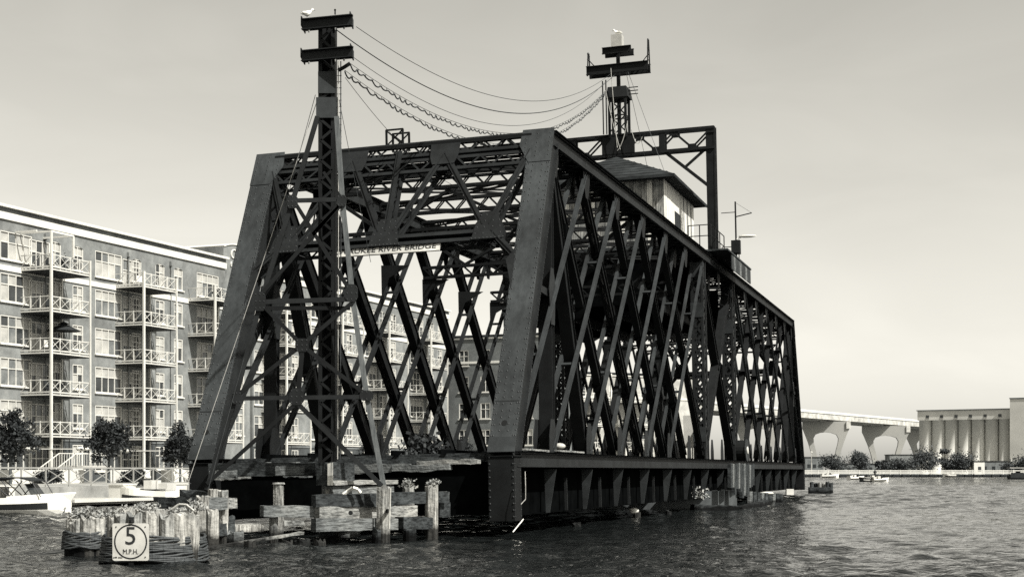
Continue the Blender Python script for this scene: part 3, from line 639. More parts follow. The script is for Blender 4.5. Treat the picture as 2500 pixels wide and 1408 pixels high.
# spread legs (timber-coloured pipe on the right, riveted angle on the left)
LG = [(775, 285), (715, 490), (637, 735), (575, 970), (505, 1195)]; RG = [(822, 285), (836, 490), (862, 735), (896, 970), (938, 1190)]
def leg(pts, nm, m_, w0, d):
    mb = MB()
    for a, b in zip(pts[:-1], pts[1:]): mb.bar(tx(*a, d), tx(*b, d), w0, w0*.85, Y3)
    return mb.build(nm, m_, tower)
leg(LG, 'leg', STEEL_MID, .115, -.9); leg(RG, 'leg', mat('pole_leg', .09, .8, .45, 2.5, .2, streak=(5, 5, 1), dark=.05), .125, -.9)
def br(a, b, w=.10, d=-.98, m_=STEEL): MB().bar(tx(*a, d), tx(*b, d), w, .05, Y3).build('brace', m_, tower)
br((715, 490), (836, 487), .11, m_=STEEL_MID); br((637, 737), (862, 730), .12, m_=STEEL_MID); br((575, 972), (896, 968), .11, m_=STEEL_MID); br((650, 752), (855, 752), .1, -.6)
br((720, 495), (858, 715)); br((832, 495), (632, 725)); br((637, 740), (737, 842)); br((737, 842), (893, 962)); br((858, 740), (737, 842)); br((737, 842), (578, 965)); br((738, 850), (727, 975), .12)
br((727, 985), (932, 1185), .12, m_=STEEL_MID); br((722, 985), (505, 1180), .1); br((833, 500), (770, 565)); br((790, 420), (836, 487), .07)
for (x, y, w_, h_) in ((713, 492, .34, .42), (834, 490, .30, .36), (634, 735, .36, .6), (858, 715, .40, .55), (737, 842, .42, .42), (724, 968, .46, .52), (895, 965, .42, .32), (577, 970, .3, .4)):
    c = tx(x, y, -1.02); w_ *= .82; h_ *= .82; a = [(-.5, -.3), (-.3, -.5), (.3, -.5), (.5, -.25), (.5, .3), (.25, .5), (-.3, .5), (-.5, .2)]
    pl_ = MB().prism([c+X3*i*w_+zz*j*h_ for i, j in a], Y3*.03).build('gusset_plate', STEEL_MID, tower)
    rivets([(c+X3*w_*k-Y3*.002-zz*h_*.35, c+X3*w_*k-Y3*.002+zz*h_*.35, .12) for k in (-.35, 0, .35)], -Y3, .02, 'rivet_rows', pl_)
# conduits and ladder along the column
for k, x in enumerate((826, 832)): MB().tube([tx(x, 150, -.3), tx(x, 640, -.32), tx(x-2, 1120, -.34)], .014, 4).build('conduit', CABLE_L if k == 0 else CABLE, tower)
mb = MB()
for j in range(62): mb.cyl(tx(823, 170+j*15, -.3), tx(834, 170+j*15, -.3), .01, n=3)
mb.build('ladder_rungs', CABLE, tower)
MB().tube([tx(826, 172, -.4), tx(838, 166, -.4), tx(855, 155, -.4)], .05, 6).build('cable_horn', STEEL, tower)
gull(tx(750, 42, -.3), .4, 'white gull sitting on the left end of the upper tower crossarm', .55)
tag(MB().tube([tx(818, 36), tx(818, 26)], .02, 5).ell(tx(818, 25), (.03, .03, .03), 6, 4).build('lightning_spike', STEEL), 'short metal spike on top of the upper tower crossarm', 'spike')
# guy wires of the tower
for a, b, lab in (((770, 232, 0), (508, 1195, -1.4), 'thin guy wire from the tower to the left timber posts'), ((773, 250, 0), (460, 1175, -1.0), 'thin pale guy wire running down past the left end post'), ((828, 245, 0), (905, 640, 2), 'thin guy wire from the tower to the portal strut')):
    tag(MB().tube([tx(*a), tx(*b)], .008 if 'pale' not in lab else .009, 4).build('guy_wire', CABLE_L if 'pale' in lab else CABLE), lab, 'wire', 'guy wires of the cable tower')
# ================================================================== overhead cables from tower to mast
def cable(p, q, sag, r, lab, m_=CABLE, festoon=0, grp='cables between the tower and the mast'):
    n = 60; pts = sag_pts(p, q, sag, n); t = thing('overhead_cable', lab, 'cable', p, grp)
    MB().tube(pts, r*.65 if not festoon else .008, 4).build('messenger_wire', m_, t)
    if festoon:
        k_ = festoon; ser = []
        for i in range(k_*6+1):
            f_ = i/(k_*6); wob = .55+.45*math.sin(f_*k_*1.7+2*math.sin(f_*k_*.31)); x = f_*n; a = int(min(x, n-1)); P_ = pts[a].lerp(pts[a+1], x-a); ser.append(P_-zz*(.035+(.05+.06*wob)*abs(math.sin(math.pi*(f_*k_+.25*math.sin(f_*k_*.9))))**.8))
        MB().tube(ser, r, 5).build('hung_cable', m_, t)
        mb = MB()
        for i in range(k_+1):
            x = i/k_*n; a = int(min(x, n-1)); P_ = pts[a].lerp(pts[a+1], x-a); mb.cyl(P_, P_-zz*.08, .01, n=3)
        mb.build('hanger_clips', CABLE, t)
MQ = lambda s, h, dt=0: B(GT+dt, MC+s, GH+h)
cable(tx(870, 66), MQ(-.3, 3.25), 1.7, .016, 'uppermost thin cable from the upper tower crossarm to the mast')
cable(tx(822, 74), MQ(-.15, 3.15), 2.1, .026, 'knobbly cable from the tower head sagging over the portal', festoon=0)
cable(tx(865, 142), MQ(-.4, 3.1), 2.15, .014, 'thin cable from the lower tower crossarm sagging to the mast')
cable(tx(856, 156), MQ(-.7, 2.35), 2.0, .020, 'scalloped hung cable from the tower horn, the upper of two', festoon=64)
cable(tx(842, 172), MQ(-.75, 2.2), 2.25, .021, 'scalloped hung cable from the tower horn, the lower of two', festoon=64)
cable(tx(843, 190), B(15, -1.2, BH+.3), .5, .014, 'thin cable from the tower down to the small frame behind the portal')
fr = thing('steel_cage', 'small open steel frame standing on the bridge top behind the portal', 'frame', B(5.5, -.35, BH))
for a in (-.28, .28):
    for b in (-.28, .28): MB().bar(B(5.5+a, -.35+b, BH-.1), B(5.5+a, -.35+b, BH+.50), .06, .06, bu).build('frame_post', STEEL, fr)
    MB().bar(B(5.5+a, -.63, BH), B(5.5+a, -.07, BH+.48), .04, .03, bu).bar(B(5.5+a, -.07, BH), B(5.5+a, -.63, BH+.48), .04, .03, bu).bar(B(5.5+a, -.65, BH+.50), B(5.5+a, -.05, BH+.50), .05, .05, bu).build('frame_brace', STEEL, fr)
tag(MB().cyl(B(24, 1.6, BH), B(24, 1.6, BH+2.6), .05, n=6).cyl(B(24, 1.4, BH+2.6), B(24, 1.8, BH+2.6), .04, n=5).build('cable_support_pole', STEEL), 'short pole carrying the scalloped cables above the top chord', 'pole')
tag(MB().ell(B(6, 4.7, .25), (.20, .15, .10), 10, 6).build('sandbag', CONC, smooth=True), 'pale sandbag lying on the lower chord walkway', 'sandbag')
# sheave wheel on the lower chord near the centre
t_ = 41.0; wh = thing('sheave_wheel', 'dark round drum wheel on the lower chord near the centre pier', 'wheel', B(t_, 4.9, 0))
MB().cyl(B(t_, 4.5, .55), B(t_, 5.4, .55), .55, n=20).build('drum', STEEL, wh); MB().cyl(B(t_, 5.4, .55), B(t_, 5.46, .55), .60, n=20).build('flange', STEEL_LIGHT, wh); MB().cyl(B(t_, 5.46, .55), B(t_, 5.5, .55), .2, n=12).build('hub', WHITE, wh)
tag(MB().bar(B(33.4, 3.9, .6), B(33.4, 3.9, 2.2), .85, .05, bu).bar(B(33.4, 3.9, 0), B(33.4, 3.9, .6), .08, .05, bu).build('notice_panel', WHITE), 'blank white panel on a short post on the deck beside the centre columns', 'panel')
# ================================================================== centre pier
pc = B(BL/2, 0, 0); pier = thing('centre_pier', 'round pivot pier under the bridge centre with weathered timber fender planks', 'pier', V((pc.x, pc.y, 0)))
MB().cyl(V((pc.x, pc.y, -2)), V((pc.x, pc.y, .85)), 5.6, 5.6, 28).build('pier_drum', mat('old_concrete', .05, .9, .5, 1.0), pier)
MB().cyl(V((pc.x, pc.y, .85)), V((pc.x, pc.y, 1.5)), 3.2, 3.0, 24).build('pivot_ring', STEEL_DARK, pier)
for k in range(13):
    p = B(33.2+k*.62, 5.75, -.75+random.uniform(-.05, .05)); MB().bar(p+zz*.55, p-zz*random.uniform(.55, 1.15), .5, .16, bv0).build('fender_plank', (WOOD_D, WOOD_H, WOOD_D)[k % 3], pier)
for k in range(9):
    p = B(40.5+k*.8, 5.6+.1*k, -1.45); MB().cyl(V((p.x, p.y, -1)), V((p.x, p.y, .75-.03*k)), .17, n=8, jit=.06).build('fender_pile', WOOD_D if k % 3 else WOOD_H, pier)
MB().bar(px(1800, 1246, 72.5), px(1872, 1228, 82), .5, .35, zz).build('fender_sill', WOOD_D, pier)
MB().bar(px(1690, 1243, 71.5), px(1800, 1246, 72.5), .4, .5, zz).build('fender_sill', WOOD_D, pier)
# ================================================================== timber fender in front of the bridge
def timber(mb, xl, tl, bl, dl, xr, tr, br_, dr, th=.32):
    "a squared, slightly uneven timber: front face by its two ends, th deep"
    a, b = px(xl, tl, dl), px(xl, bl, dl); c, d = px(xr, tr, dr), px(xr, br_, dr); e = (c-a); e.z = 0; e.normalize(); bk = V((-e.y, e.x, 0)); bk = bk if bk.y > 0 else -bk
    n = 8; rings = []
    for j in range(n+1):
        f_ = j/n; q = lambda: random.uniform(-.012, .012)
        t_, u_ = a.lerp(c, f_), b.lerp(d, f_); rings.append([u_+zz*q()+bk*q(), u_+bk*th+zz*q(), t_+bk*th+zz*q(), t_+zz*q()*1.5+bk*q()])
    return mb.loft(rings)
def pile(x, yt, yb, D, wpx, m_, parent, name='pile', cap=None, z0=None, n=12):
    m_ = WOOD_V if m_ is WOOD else m_; r = wpx/F*D/2; t = px(x, yt, D); b = px(x, yb, D); b.z = z0 if z0 is not None else min(b.z, -.6); rings = []; ph = random.random()*6
    for j in range(6):
        f_ = j/5; c = b.lerp(t, f_)
        rings.append([c+V((math.cos(2*math.pi*i/n)*r*(1+.09*math.sin(3*i+ph)), math.sin(2*math.pi*i/n)*r*(1+.09*math.cos(2*i+ph)), random.uniform(-.10, .05) if j == 5 else 0)) for i in range(n)])
    rings.append([rings[-1][i].lerp(t, .35)+zz*random.uniform(-.01, .02) for i in range(n)])
    return MB().loft(rings).build(name, m_, parent)
fen = thing('timber_fender', 'broken heavy timber fender frame of beams and piles below the cable tower', 'fender', px(850, 1300, 40))
for a in ((771, 1207, 1236, 38.6, 960, 1203, 1235, 39.6), (955, 1202, 1231, 39.7, 1095, 1199, 1226, 41.0)): timber(MB(), *a).build('beam', WOOD_D, fen)
for a, m_ in (((644, 1233, 1261, 38.2, 785, 1235, 1262, 38.9), WOOD_H), ((780, 1236, 1266, 38.6, 1020, 1232, 1260, 40.2), WOOD), ((772, 1266, 1297, 38.0, 972, 1264, 1292, 39.2), WOOD_H), ((985, 1262, 1290, 39.4, 1057, 1262, 1290, 40.2), WOOD_D), ((1072, 1200, 1230, 41.4, 1097, 1200, 1230, 41.6), WOOD_H), ((694, 1270, 1283, 39.6, 745, 1270, 1282, 39.9), WOOD), ((832, 1302, 1312, 39.4, 880, 1296, 1310, 39.6), WOOD_H), ((1074, 1226, 1262, 41.0, 1100, 1226, 1262, 41.3), WOOD_D)):
    timber(MB(), *a).build('beam', m_, fen)
for (x, yt, yb, D, w, m_) in ((680, 1180, 1236, 39.6, 25, WOOD), (813, 1193, 1330, 39.8, 34, WOOD_P), (936, 1186, 1325, 38.9, 34, WOOD), (998, 1188, 1250, 41.2, 28, WOOD), (1054, 1184, 1310, 40.6, 33, WOOD_P), (668, 1258, 1320, 38.6, 22, WOOD), (800, 1290, 1330, 38.9, 44, WOOD_D), (925, 1288, 1330, 38.9, 34, WOOD_D), (1000, 1288, 1320, 39.5, 30, WOOD_D)):
    pile(x, yt, yb, D, w, m_, fen)
MB().cyl(px(680, 1181, 39.6), px(680, 1177, 39.6), .17, .15, 14).build('pile_cap', WOOD, fen)
for (x, y) in ((856, 1251), (946, 1246)): MB().cyl(px(x, y, 38.9), px(x, y, 38.5), .06, .045, 10).build('bolt', STEEL, fen)
MB().tube([px(953, 1190, 38.4), px(952, 1230, 38.4), px(950, 1290, 38.3)], .025, 5).build('pipe', CABLE_L, fen)
# platform under the column and the boxed timbers
plat = thing('tower_platform', 'boxed timber platform carrying the foot of the cable tower', 'platform', px(800, 1200, 40.3))
timber(MB(), 508, 1131, 1163, 41.5, 776, 1129, 1160, 40.6, .4).build('beam', WOOD_D, plat)
timber(MB(), 510, 1148, 1166, 41.2, 575, 1147, 1166, 41.1, .2).build('beam', WOOD_H, plat); timber(MB(), 672, 1137, 1160, 40.5, 740, 1137, 1158, 40.4, .15).build('beam', WOOD_H, plat)
timber(MB(), 772, 1130, 1184, 39.6, 812, 1128, 1184, 39.3, .9).build('footing_block', WOOD_D, plat)
MB().prism([px(800, 1131, 39.34), px(813, 1128, 39.28), px(813, 1184, 39.28), px(800, 1184, 39.34)], V((0, -.04, 0))).build('lit_end_strip', BOARD, plat)  # white strip added for the sunlit right end of the block
timber(MB(), 812, 1186, 1206, 39.4, 962, 1184, 1204, 40.2, .8).build('footing_block', WOOD_H, plat)
timber(MB(), 812, 1173, 1184, 39.3, 972, 1171, 1181, 40.2, .95).build('top_plank', WOOD, plat)
pile(475, 1198, 1300, 41, 70, WOOD_D, plat, 'leg_footing')
# white scrap on the beams
tag(MB().tube([px(838, 1206, 39), px(850, 1198, 39), px(862, 1190, 38.9), px(874, 1194, 38.9), px(880, 1203, 38.9)], .05, 5).build('driftwood', BOARD), 'bleached forked driftwood lying on the fender beams', 'driftwood')
tag(timber(MB(), 508, 1335, 1342, 35, 742, 1297, 1303, 38, .16).build('fallen_plank', WOOD), 'long pale plank slanting from the dolphin to the fender above the water', 'plank')
tag(MB().bar(px(1252, 1298, 41), px(1278, 1266, 41.4), .03, .02, Y3).build('leaning_board', BOARD), 'short white board leaning in the water at the right post foot', 'board')
tag(MB().tube([px(1282, 1150, 41.6), px(1283, 1185, 41.5), px(1283, 1218, 41.5), px(1272, 1230, 41.4)], .011, 5).build('hanging_hose', CABLE_L), 'pale bent hose hanging beside the right post foot', 'hose')
# wrecked low piles at the waterline
stumps = ((555, 1285, 37.5, 44), (575, 1298, 37, 40), (610, 1322, 36, 30), (650, 1330, 36.5, 44), (700, 1320, 37.5, 30), (735, 1315, 38, 46), (780, 1318, 38, 30), (1408, 1277, 50, 22), (1555, 1250, 60, 18), (1632, 1246, 64, 14))
for i, (x, y, D, w) in enumerate(stumps):
    o = pile(x, y, y+30, D, w, WOOD_H if i % 2 else WOOD, None, 'pile_stump')
    where = ('tall stump beside the left timber posts, leftmost of the row', 'wide stump touching the left timber posts, second from the left', 'small stump under the middle of the slanting plank', 'broad low stump below the upper half of the slanting plank', 'narrow stump under the upper end of the slanting plank', 'broad stump awash at the left corner of the fender', 'narrow dark stump under the left fender beams', 'square stump alone in the water near the right post', 'stump carrying a white float beside the girder', 'smallest far stump beside the girder near the centre pier')[i]
    tag(o, where, 'pile', 'stumps left of the fender' if i < 7 else 'stumps beside the girder')
tag(timber(MB(), 575, 1281, 1300, 37.8, 645, 1278, 1296, 38.4, .5).build('sunken_beam', WOOD_P), 'pale sunken beam end lying on the stumps', 'beam')
# left timber posts behind the dolphin
lf = thing('left_fender', 'timber posts with two bolted cross beams at the left end post foot', 'fender', px(530, 1320, 36.5))
for (x, yt, yb, D, w, m_) in ((441, 1215, 1330, 38, 62, WOOD_P), (408, 1230, 1330, 38, 46, WOOD), (497, 1212, 1340, 36.6, 36, WOOD_P), (519, 1245, 1312, 36.0, 30, WOOD_P), (545, 1196, 1335, 37.0, 26, WOOD_P), (525, 1197, 1250, 37.6, 34, WOOD_P), (560, 1260, 1300, 37.4, 26, WOOD_D)): pile(x, yt, yb, D, w, m_, lf)
for a, m_ in (((385, 1213, 1242, 37.6, 492, 1213, 1242, 37.1), WOOD_D), ((510, 1214, 1244, 36.5, 556, 1215, 1243, 36.8), WOOD_H), ((556, 1215, 1241, 37.2, 579, 1215, 1241, 37.4), WOOD), ((533, 1280, 1308, 36.6, 573, 1275, 1305, 37.2), WOOD_D)): timber(MB(), *a).build('beam', m_, lf)
# the dolphin: clusters of piles bound with wire rope
def dolphin(name, label, cx, cy, D, spots, rbase, wraps, wy0, wy1, squash=1.0):
    t = thing(name, label, 'dolphin', px(cx, cy, D))
    c = px(cx, cy, D); c.z = 0
    for (x, yt, dd, w) in spots: pile(x, yt, cy, D+dd, w, WOOD_P if random.random() < .7 else WOOD, t)
    z0, z1 = px(0, wy0, D).z, px(0, wy1, D).z
    for k in range(wraps):
        f_ = k/(wraps-1); z_ = z0+(z1-z0)*f_; r = rbase*(1-.06*f_); pts = []
        for i in range(33):
            a = 2*math.pi*i/32; pts.append(c+V((math.cos(a)*r, math.sin(a)*r*squash, z_+.02*math.sin(a*3+k)+.015*math.sin(a*7+2*k))))
        MB().tube(pts, .028, 5).build('wire_rope', mat('rusty_rope', .04, .7, .6, 10), t)
    MB().cyl(c-zz*1, c+zz*(z0*.4+z1*.6), rbase*.95, rbase*.90, 20).build('core', WOOD_D, t)
    return t
D1 = 30.4
sp = [(285, 1252, -1.0, 40), (322, 1254, -1.1, 40), (360, 1250, -1.0, 38), (415, 1256, -.95, 46), (446, 1254, -.9, 40), (480, 1252, -.6, 44), (262, 1262, -.5, 34), (300, 1240, .2, 40), (345, 1242, .4, 40), (390, 1240, .5, 42), (440, 1238, .5, 42), (480, 1240, .3, 38), (370, 1262, -1.05, 30)]
dolphin('pile_dolphin', 'large cluster of bleached piles bound with wire rope carrying the speed sign', 377, 1370, D1+.1, [(377+(x-377)*.86, y, d*.70, w*.95) for x, y, d, w in sp], 1.07, 13, 1362, 1308, 1.0)
sp = [(190, 1268, -.25, 36), (216, 1262, -.32, 36), (240, 1264, -.22, 32), (200, 1256, .2, 36), (232, 1254, .2, 36), (172, 1262, .05, 20)]
dolphin('pile_dolphin', 'small cluster of piles bound with wire rope behind the speed sign at left', 212, 1340, 33.0, sp, .52, 10, 1334, 1298)
# speed sign
sg = thing('speed_sign', 'square white speed limit sign with a black ring and 5 on the dolphin', 'sign', px(318, 1366, 29.0))
SD = 29.05; cs = px(319, 1322, SD); sw_, sh_ = 89/F*SD, 91/F*SD; rp_ = []
for (sx, sy) in ((-1, -1), (1, -1), (1, 1), (-1, 1)):
    for k in range(4):
        a = {(-1, -1): math.pi, (1, -1): 1.5*math.pi, (1, 1): 0, (-1, 1): .5*math.pi}[(sx, sy)]+k*math.pi/6; rp_.append(cs+V((sx*(sw_/2-.04)+.04*math.cos(a), 0, sy*(sh_/2-.04)+.04*math.sin(a))))
MB().prism(rp_, V((0, .012, 0))).build('panel', mat('sign_white', .46, .5, .15, 2, blotch=.22), sg)
ring = MB(); n = 40; ro, ri = 40.5/F*SD, 37/F*SD; cr_ = cs+V((0, -.003, .005)); o_ = 0
for r in (ri, ro): ring.v += [tuple(cr_+V((math.cos(2*math.pi*i/n)*r, 0, math.sin(2*math.pi*i/n)*r*1.06))) for i in range(n)]
ring.f += [(i, (i+1) % n, n+(i+1) % n, n+i) for i in range(n)]; ring.build('ring', INK, sg)
def put_text(s, size, c, parent, sx=1.0, m_=INK, yaw=0.0):
    me = text_mesh(s, size, .002); me.materials.clear(); me.materials.append(m_); r = parent
    while r.parent: r = r.parent
    me.transform(Matrix.Translation(V(c)-V(r.location))@Matrix.Rotation(yaw, 4, 'Z')@Matrix.Rotation(math.pi/2, 4, 'X')@Matrix.Diagonal((sx, 1, 1, 1))); o = bpy.data.objects.new('lettering', me); COL.objects.link(o); o.parent = parent; return o
put_text('5', 62/F*SD, cs+V((0, -.006, 13/F*SD)), sg, 1.0); put_text('M.P.H.', 17/F*SD, cs+V((0, -.006, -24/F*SD)), sg, .85); put_text('CITY ORD.', 5/F*SD, cs+V((-31/F*SD, -.006, -38/F*SD)), sg)
for bx_, bz_ in ((-.28, .29), (.28, .29), (-.28, -.29), (.28, -.29)): MB().cyl(cs+V((bx_, -.001, bz_)), cs+V((bx_, -.012, bz_)), .014, .010, 8).build('bolt', STEEL_LIGHT, sg)
MB().bar(cs+V((0, .05, sh_/2+.12)), cs+V((0, .05, -sh_/2-.3)), .09, .05, Y3).build('post', WOOD_D, sg); MB().cyl(cs+V((.02, .0, sh_/2+.06)), cs+V((.02, .0, sh_/2+.02)), .04, .05, 8).build('bracket', STEEL, sg)
# weeds growing on the pile tops
def weed(c, w, h, n, label, m_=LEAF_L, grp='weeds on the piles', name='weed_tuft'):
    c = V(c); rng = np.random; P_ = np.zeros((n, 3)); f_ = rng.rand(n)
    P_[:, 0] = rng.normal(0, w*.28, n); P_[:, 1] = rng.normal(0, w*.22, n); P_[:, 2] = f_*h*(.5+.5*rng.rand(n))
    A = rng.normal(0, 1, (n, 3)); A /= np.linalg.norm(A, axis=1)[:, None]; Bv = np.cross(A, rng.normal(0, 1, (n, 3))); Bv /= np.linalg.norm(Bv, axis=1)[:, None]
    s_ = (.018+.03*rng.rand(n))[:, None]*(h/.3)**.5
    mb = MB().quads(P_+np.array(c), A*s_, Bv*s_*.6)
    for k in range(max(4, n//40)):
        q = c+V((random.gauss(0, w*.25), random.gauss(0, w*.2), h*random.uniform(.4, 1.0))); mb.cyl(c+V((q.x-c.x, q.y-c.y, 0))*.6, q, .006, .003, 3, cap=False)
    return tag(mb.build(name, m_, base=c), label, 'plant', grp, 'stuff' if name == 'weed_tuft' else None)
for (x, y, D, w, h, n, lab) in ((215, 1262, 33, .75, .24, 360, 'dense weeds on top of the small pile cluster'), (275, 1258, 30.6, .45, .18, 160, 'weeds sprouting behind the speed sign'), (350, 1245, 30.8, .6, .18, 160, 'low weeds in the middle of the large pile cluster'), (425, 1252, 30.2, .4, .14, 100, 'weeds at the right of the large pile cluster'), (475, 1246, 30.4, .45, .24, 160, 'weeds at the right edge of the large pile cluster'), (998, 1190, 41.2, .32, .26, 130, 'small leafy weed on a pile top below the right of the portal'), (1056, 1185, 40.6, .32, .2, 130, 'bushy weed on the tallest fender pile'), (1700, 1216, 71, 1.1, .6, 140, 'pale weeds hanging at the centre pier timbers')):
    weed(px(x, y, D), w, h, n, lab)
weed(px(1040, 1128, 44.5), 1.0, .9, 700, 'leafy shrub growing from the near end of the bridge deck', LEAF, name='shrub'); weed(px(1000, 1130, 44), .5, .5, 200, 'small shrub sprouting left of the larger one on the deck', LEAF, name='shrub')
tag(MB().tube([px(420, 1242, 30), px(437, 1230, 30), px(455, 1231, 30), px(474, 1246, 30)], .022, 5).build('hose_loop', CABLE_L), 'pale loop of hose on the large pile cluster', 'hose')
tag(MB().ell(px(1548, 1246, 60), (.2, .12, .12), 10, 6).build('float', WHITE, smooth=True), 'small white float on a stump beside the plate girder', 'float')
tag(MB().box(px(1928, 1200, 104), (.5, .4, .4)).build('white_crate', WHITE), 'small white crate at the foot of the far end post', 'crate')
tag(MB().ell(px(1872, 1203, 84), (.4, .14, .09), 10, 6).build('white_fender', WHITE, smooth=True), 'long white float lying on the pier timbers', 'float')
sp = [(1990+k*9, 1176+2*(k % 2), .2*(k % 3), 10) for k in range(5)]
t = thing('pile_dolphin', 'dark row of piles standing beyond the far end of the bridge', 'dolphin', px(2000, 1203, 124))
for k in range(6): pile(1982+k*9.4, 1176+2*(k % 2), 1203, 124+.3*(k % 2), 9, WOOD if k in (2, 3) else WOOD_D, t)
timber(MB(), 1976, 1189, 1204, 123, 2029, 1189, 1204, 123, .5).build('waler', WOOD_D, t)
# ================================================================== left bank: ground, promenade, dock
TH = math.radians(21.9); wd_ = V((math.sin(TH), math.cos(TH), 0)); wn_ = V((math.cos(TH), -math.sin(TH), 0))
FP = V((-37.75, 116.5, 0)); RZ = math.pi/2-TH         # local +X runs along the facade away from the camera, local -Y faces the river
def Wd(s, o, z): return FP+wd_*s+wn_*o+zz*z
GZ = .95
mb = MB(); mb.prism([Wd(-80, 24, -3), Wd(170, 24, -3), Wd(170, -900, -3), Wd(-80, -900, -3)], zz*(3+GZ)); tag(mb.build('left_bank', mat('quay_paving', .24, .85, .2, .4, .2, blotch=.4), base=Wd(0, 0, -3)), kind='structure')
mb = MB(); mb.box((-80, 292, -1.05), (218, 220, 3.9)); tag(mb.build('far_bank', CONC, base=V((-80, 292, -3))), kind='structure')
dock = thing('floating_dock', 'long low floating dock with pale edge along the left bank', 'dock', Wd(-20, 30, 0))
for k in range(7):
    s0 = -58+k*12; MB().prism([Wd(s0, 27.6, .18), Wd(s0+11.7, 27.6, .18), Wd(s0+11.7, 31.4, .18), Wd(s0, 31.4, .18)], zz*.24).build('dock_deck', CONC, dock); MB().prism([Wd(s0, 31.45, .3), Wd(s0+11.7, 31.45, .3), Wd(s0+11.7, 31.6, .3), Wd(s0, 31.6, .3)], zz*.16).build('edge_board', WHITE, dock)
    MB().prism([Wd(s0, 28, -.2), Wd(s0+11.5, 28, -.2), Wd(s0+11.5, 31, -.2), Wd(s0, 31, -.2)], zz*.38).build('pontoon', STEEL_DARK, dock)
rl = thing('quay_railing', 'white cross braced railing along the quay edge', 'railing', Wd(0, 23.5, GZ))
for k in range(46):
    s0 = -56+k*2.0; mb = MB(); mb.bar(Wd(s0, 23.4, GZ), Wd(s0, 23.4, GZ+1.1), .07, .07, wn_); mb.bar(Wd(s0, 23.4, GZ+1.05), Wd(s0+2, 23.4, GZ+1.05), .06, .08, zz); mb.bar(Wd(s0, 23.4, GZ+.15), Wd(s0+2, 23.4, GZ+.15), .05, .06, zz); mb.bar(Wd(s0+.05, 23.4, GZ+.2), Wd(s0+1.95, 23.4, GZ+1.0), .03, .04, zz); mb.bar(Wd(s0+.05, 23.4, GZ+1.0), Wd(s0+1.95, 23.4, GZ+.2), .03, .04, zz)
    mb.build('rail_panel', mat('rail_grey', .26, .6, .1, 1), rl)
wl = thing('garden_wall', 'bright white garden wall in front of the apartment ground floor', 'wall', Wd(0, 9, GZ))
for (s0, s1) in ((-30, -17), (-15, -4), (-1, 4), (6, 12), (15, 24), (27, 40), (44, 60)): MB().prism([Wd(s0, 8.6, GZ), Wd(s1, 8.6, GZ), Wd(s1, 9, GZ), Wd(s0, 9, GZ)], zz*.95).build('wall_panel', WHITE, wl)
for i, (s_, lab) in enumerate(((-27, 'square white planter box on the dock nearest the bow boat'), (-22.2, 'square white planter box on the dock, middle one'), (-36.5, 'square white dock box beside the speedboat'))):
    t = thing('dock_box', lab, 'box', Wd(s_, 29.2, .42), 'white boxes on the dock'); MB().box(Wd(s_, 29.2, .42+.33), (1.1, .9, .66), RZ).build('box_body', WHITE, t); MB().box(Wd(s_, 29.2, .42+.69), (1.2, 1.0, .06), RZ).build('box_lid', WHITE, t)
# ================================================================== apartment buildings
FLZ = [4.55+3.19*k for k in range(5)]; RF = 21.1
def make_window(w, h, cols, rows, arched=False, seed=0):
    "frame mesh plus pane cells, local: x across, z up, y=0 the wall face"
    f = MB(); b = .09
    for x in (b/2, w-b/2): f.box((x, .08, h/2), (b, .12, h))
    for z in (b/2, h-b/2): f.box((w/2, .08, z), (w-2*b, .12, b))
    xs = [b+(w-2*b)*i/cols for i in range(cols+1)]; zs = [b, b+(h-2*b)*(.62 if rows == 2 else .4), h-b] if rows == 2 else [b, b+(h-2*b)*.36, b+(h-2*b)*.68, h-b]
    for x in xs[1:-1]: f.box((x, .085, h/2), (.06, .1, h-2*b))
    for z in zs[1:-1]: f.box((w/2, .09, z), (w-2*b, .09, .07))
    s = MB(); s.box((w/2, -.04, -.06), (w+.22, .22, .10))
    cells = [(xs[i]+.03, xs[i+1]-.03, zs[j]+.03, zs[j+1]-.03, j) for i in range(cols) for j in range(len(zs)-1)]
    panes = {}
    for k, (x0, x1, z0, z1, j) in enumerate(cells):
        for mk, m_ in (('L', PANE_L), ('D', PANE_D), ('M', PANE_M)): panes[(k, mk)] = MB().box(((x0+x1)/2, .12, (z0+z1)/2), (x1-x0, .02, z1-z0)).mesh('pane', m_)
    return f.mesh('window', WHITE), s.mesh('window_sill', WHITE), panes, [c[4] for c in cells], w, h
WIDE = make_window(3.6, 2.15, 4, 2); NARROW = make_window(1.35, 2.0, 2, 2); DOOR = make_window(2.4, 2.45, 3, 2)
def put_window(parent, W_, x, z, lit=.6, y=0.0, panes=True):
    o = inst('window', W_[0], parent, (x, y, z)); inst('window_sill', W_[1], o)
    prev = random.random() < lit
    for k, j in enumerate(W_[3]):
        top = j == max(W_[3]); r = random.random(); c = 'L' if r < (lit+.1 if top else lit-.28) else ('D' if r < .8 else 'M')
        inst('pane', W_[2][(k, c)], o)
def facade(parent, x0, x1, zb, zt, wins, th=.35, m_=BRICK, name='wall'):
    "wall of solid pieces round real openings; wins: list of (x, z, w, h)"
    zs = sorted({zb, zt}|{w[1] for w in wins}|{w[1]+w[3] for w in wins}); mb = MB()
    for a, b in zip(zs[:-1], zs[1:]):
        cut = sorted((w[0], w[0]+w[2]) for w in wins if w[1] < b-1e-6 and w[1]+w[3] > a+1e-6); x = x0
        for c, d in cut:
            if c > x+1e-4: mb.box(((x+c)/2, th/2, (a+b)/2), (c-x, th, b-a))
            x = max(x, d)
        if x1 > x: mb.box(((x+x1)/2, th/2, (a+b)/2), (x1-x, th, b-a))
    me = mb.mesh(name, m_); return inst(name, me, parent)
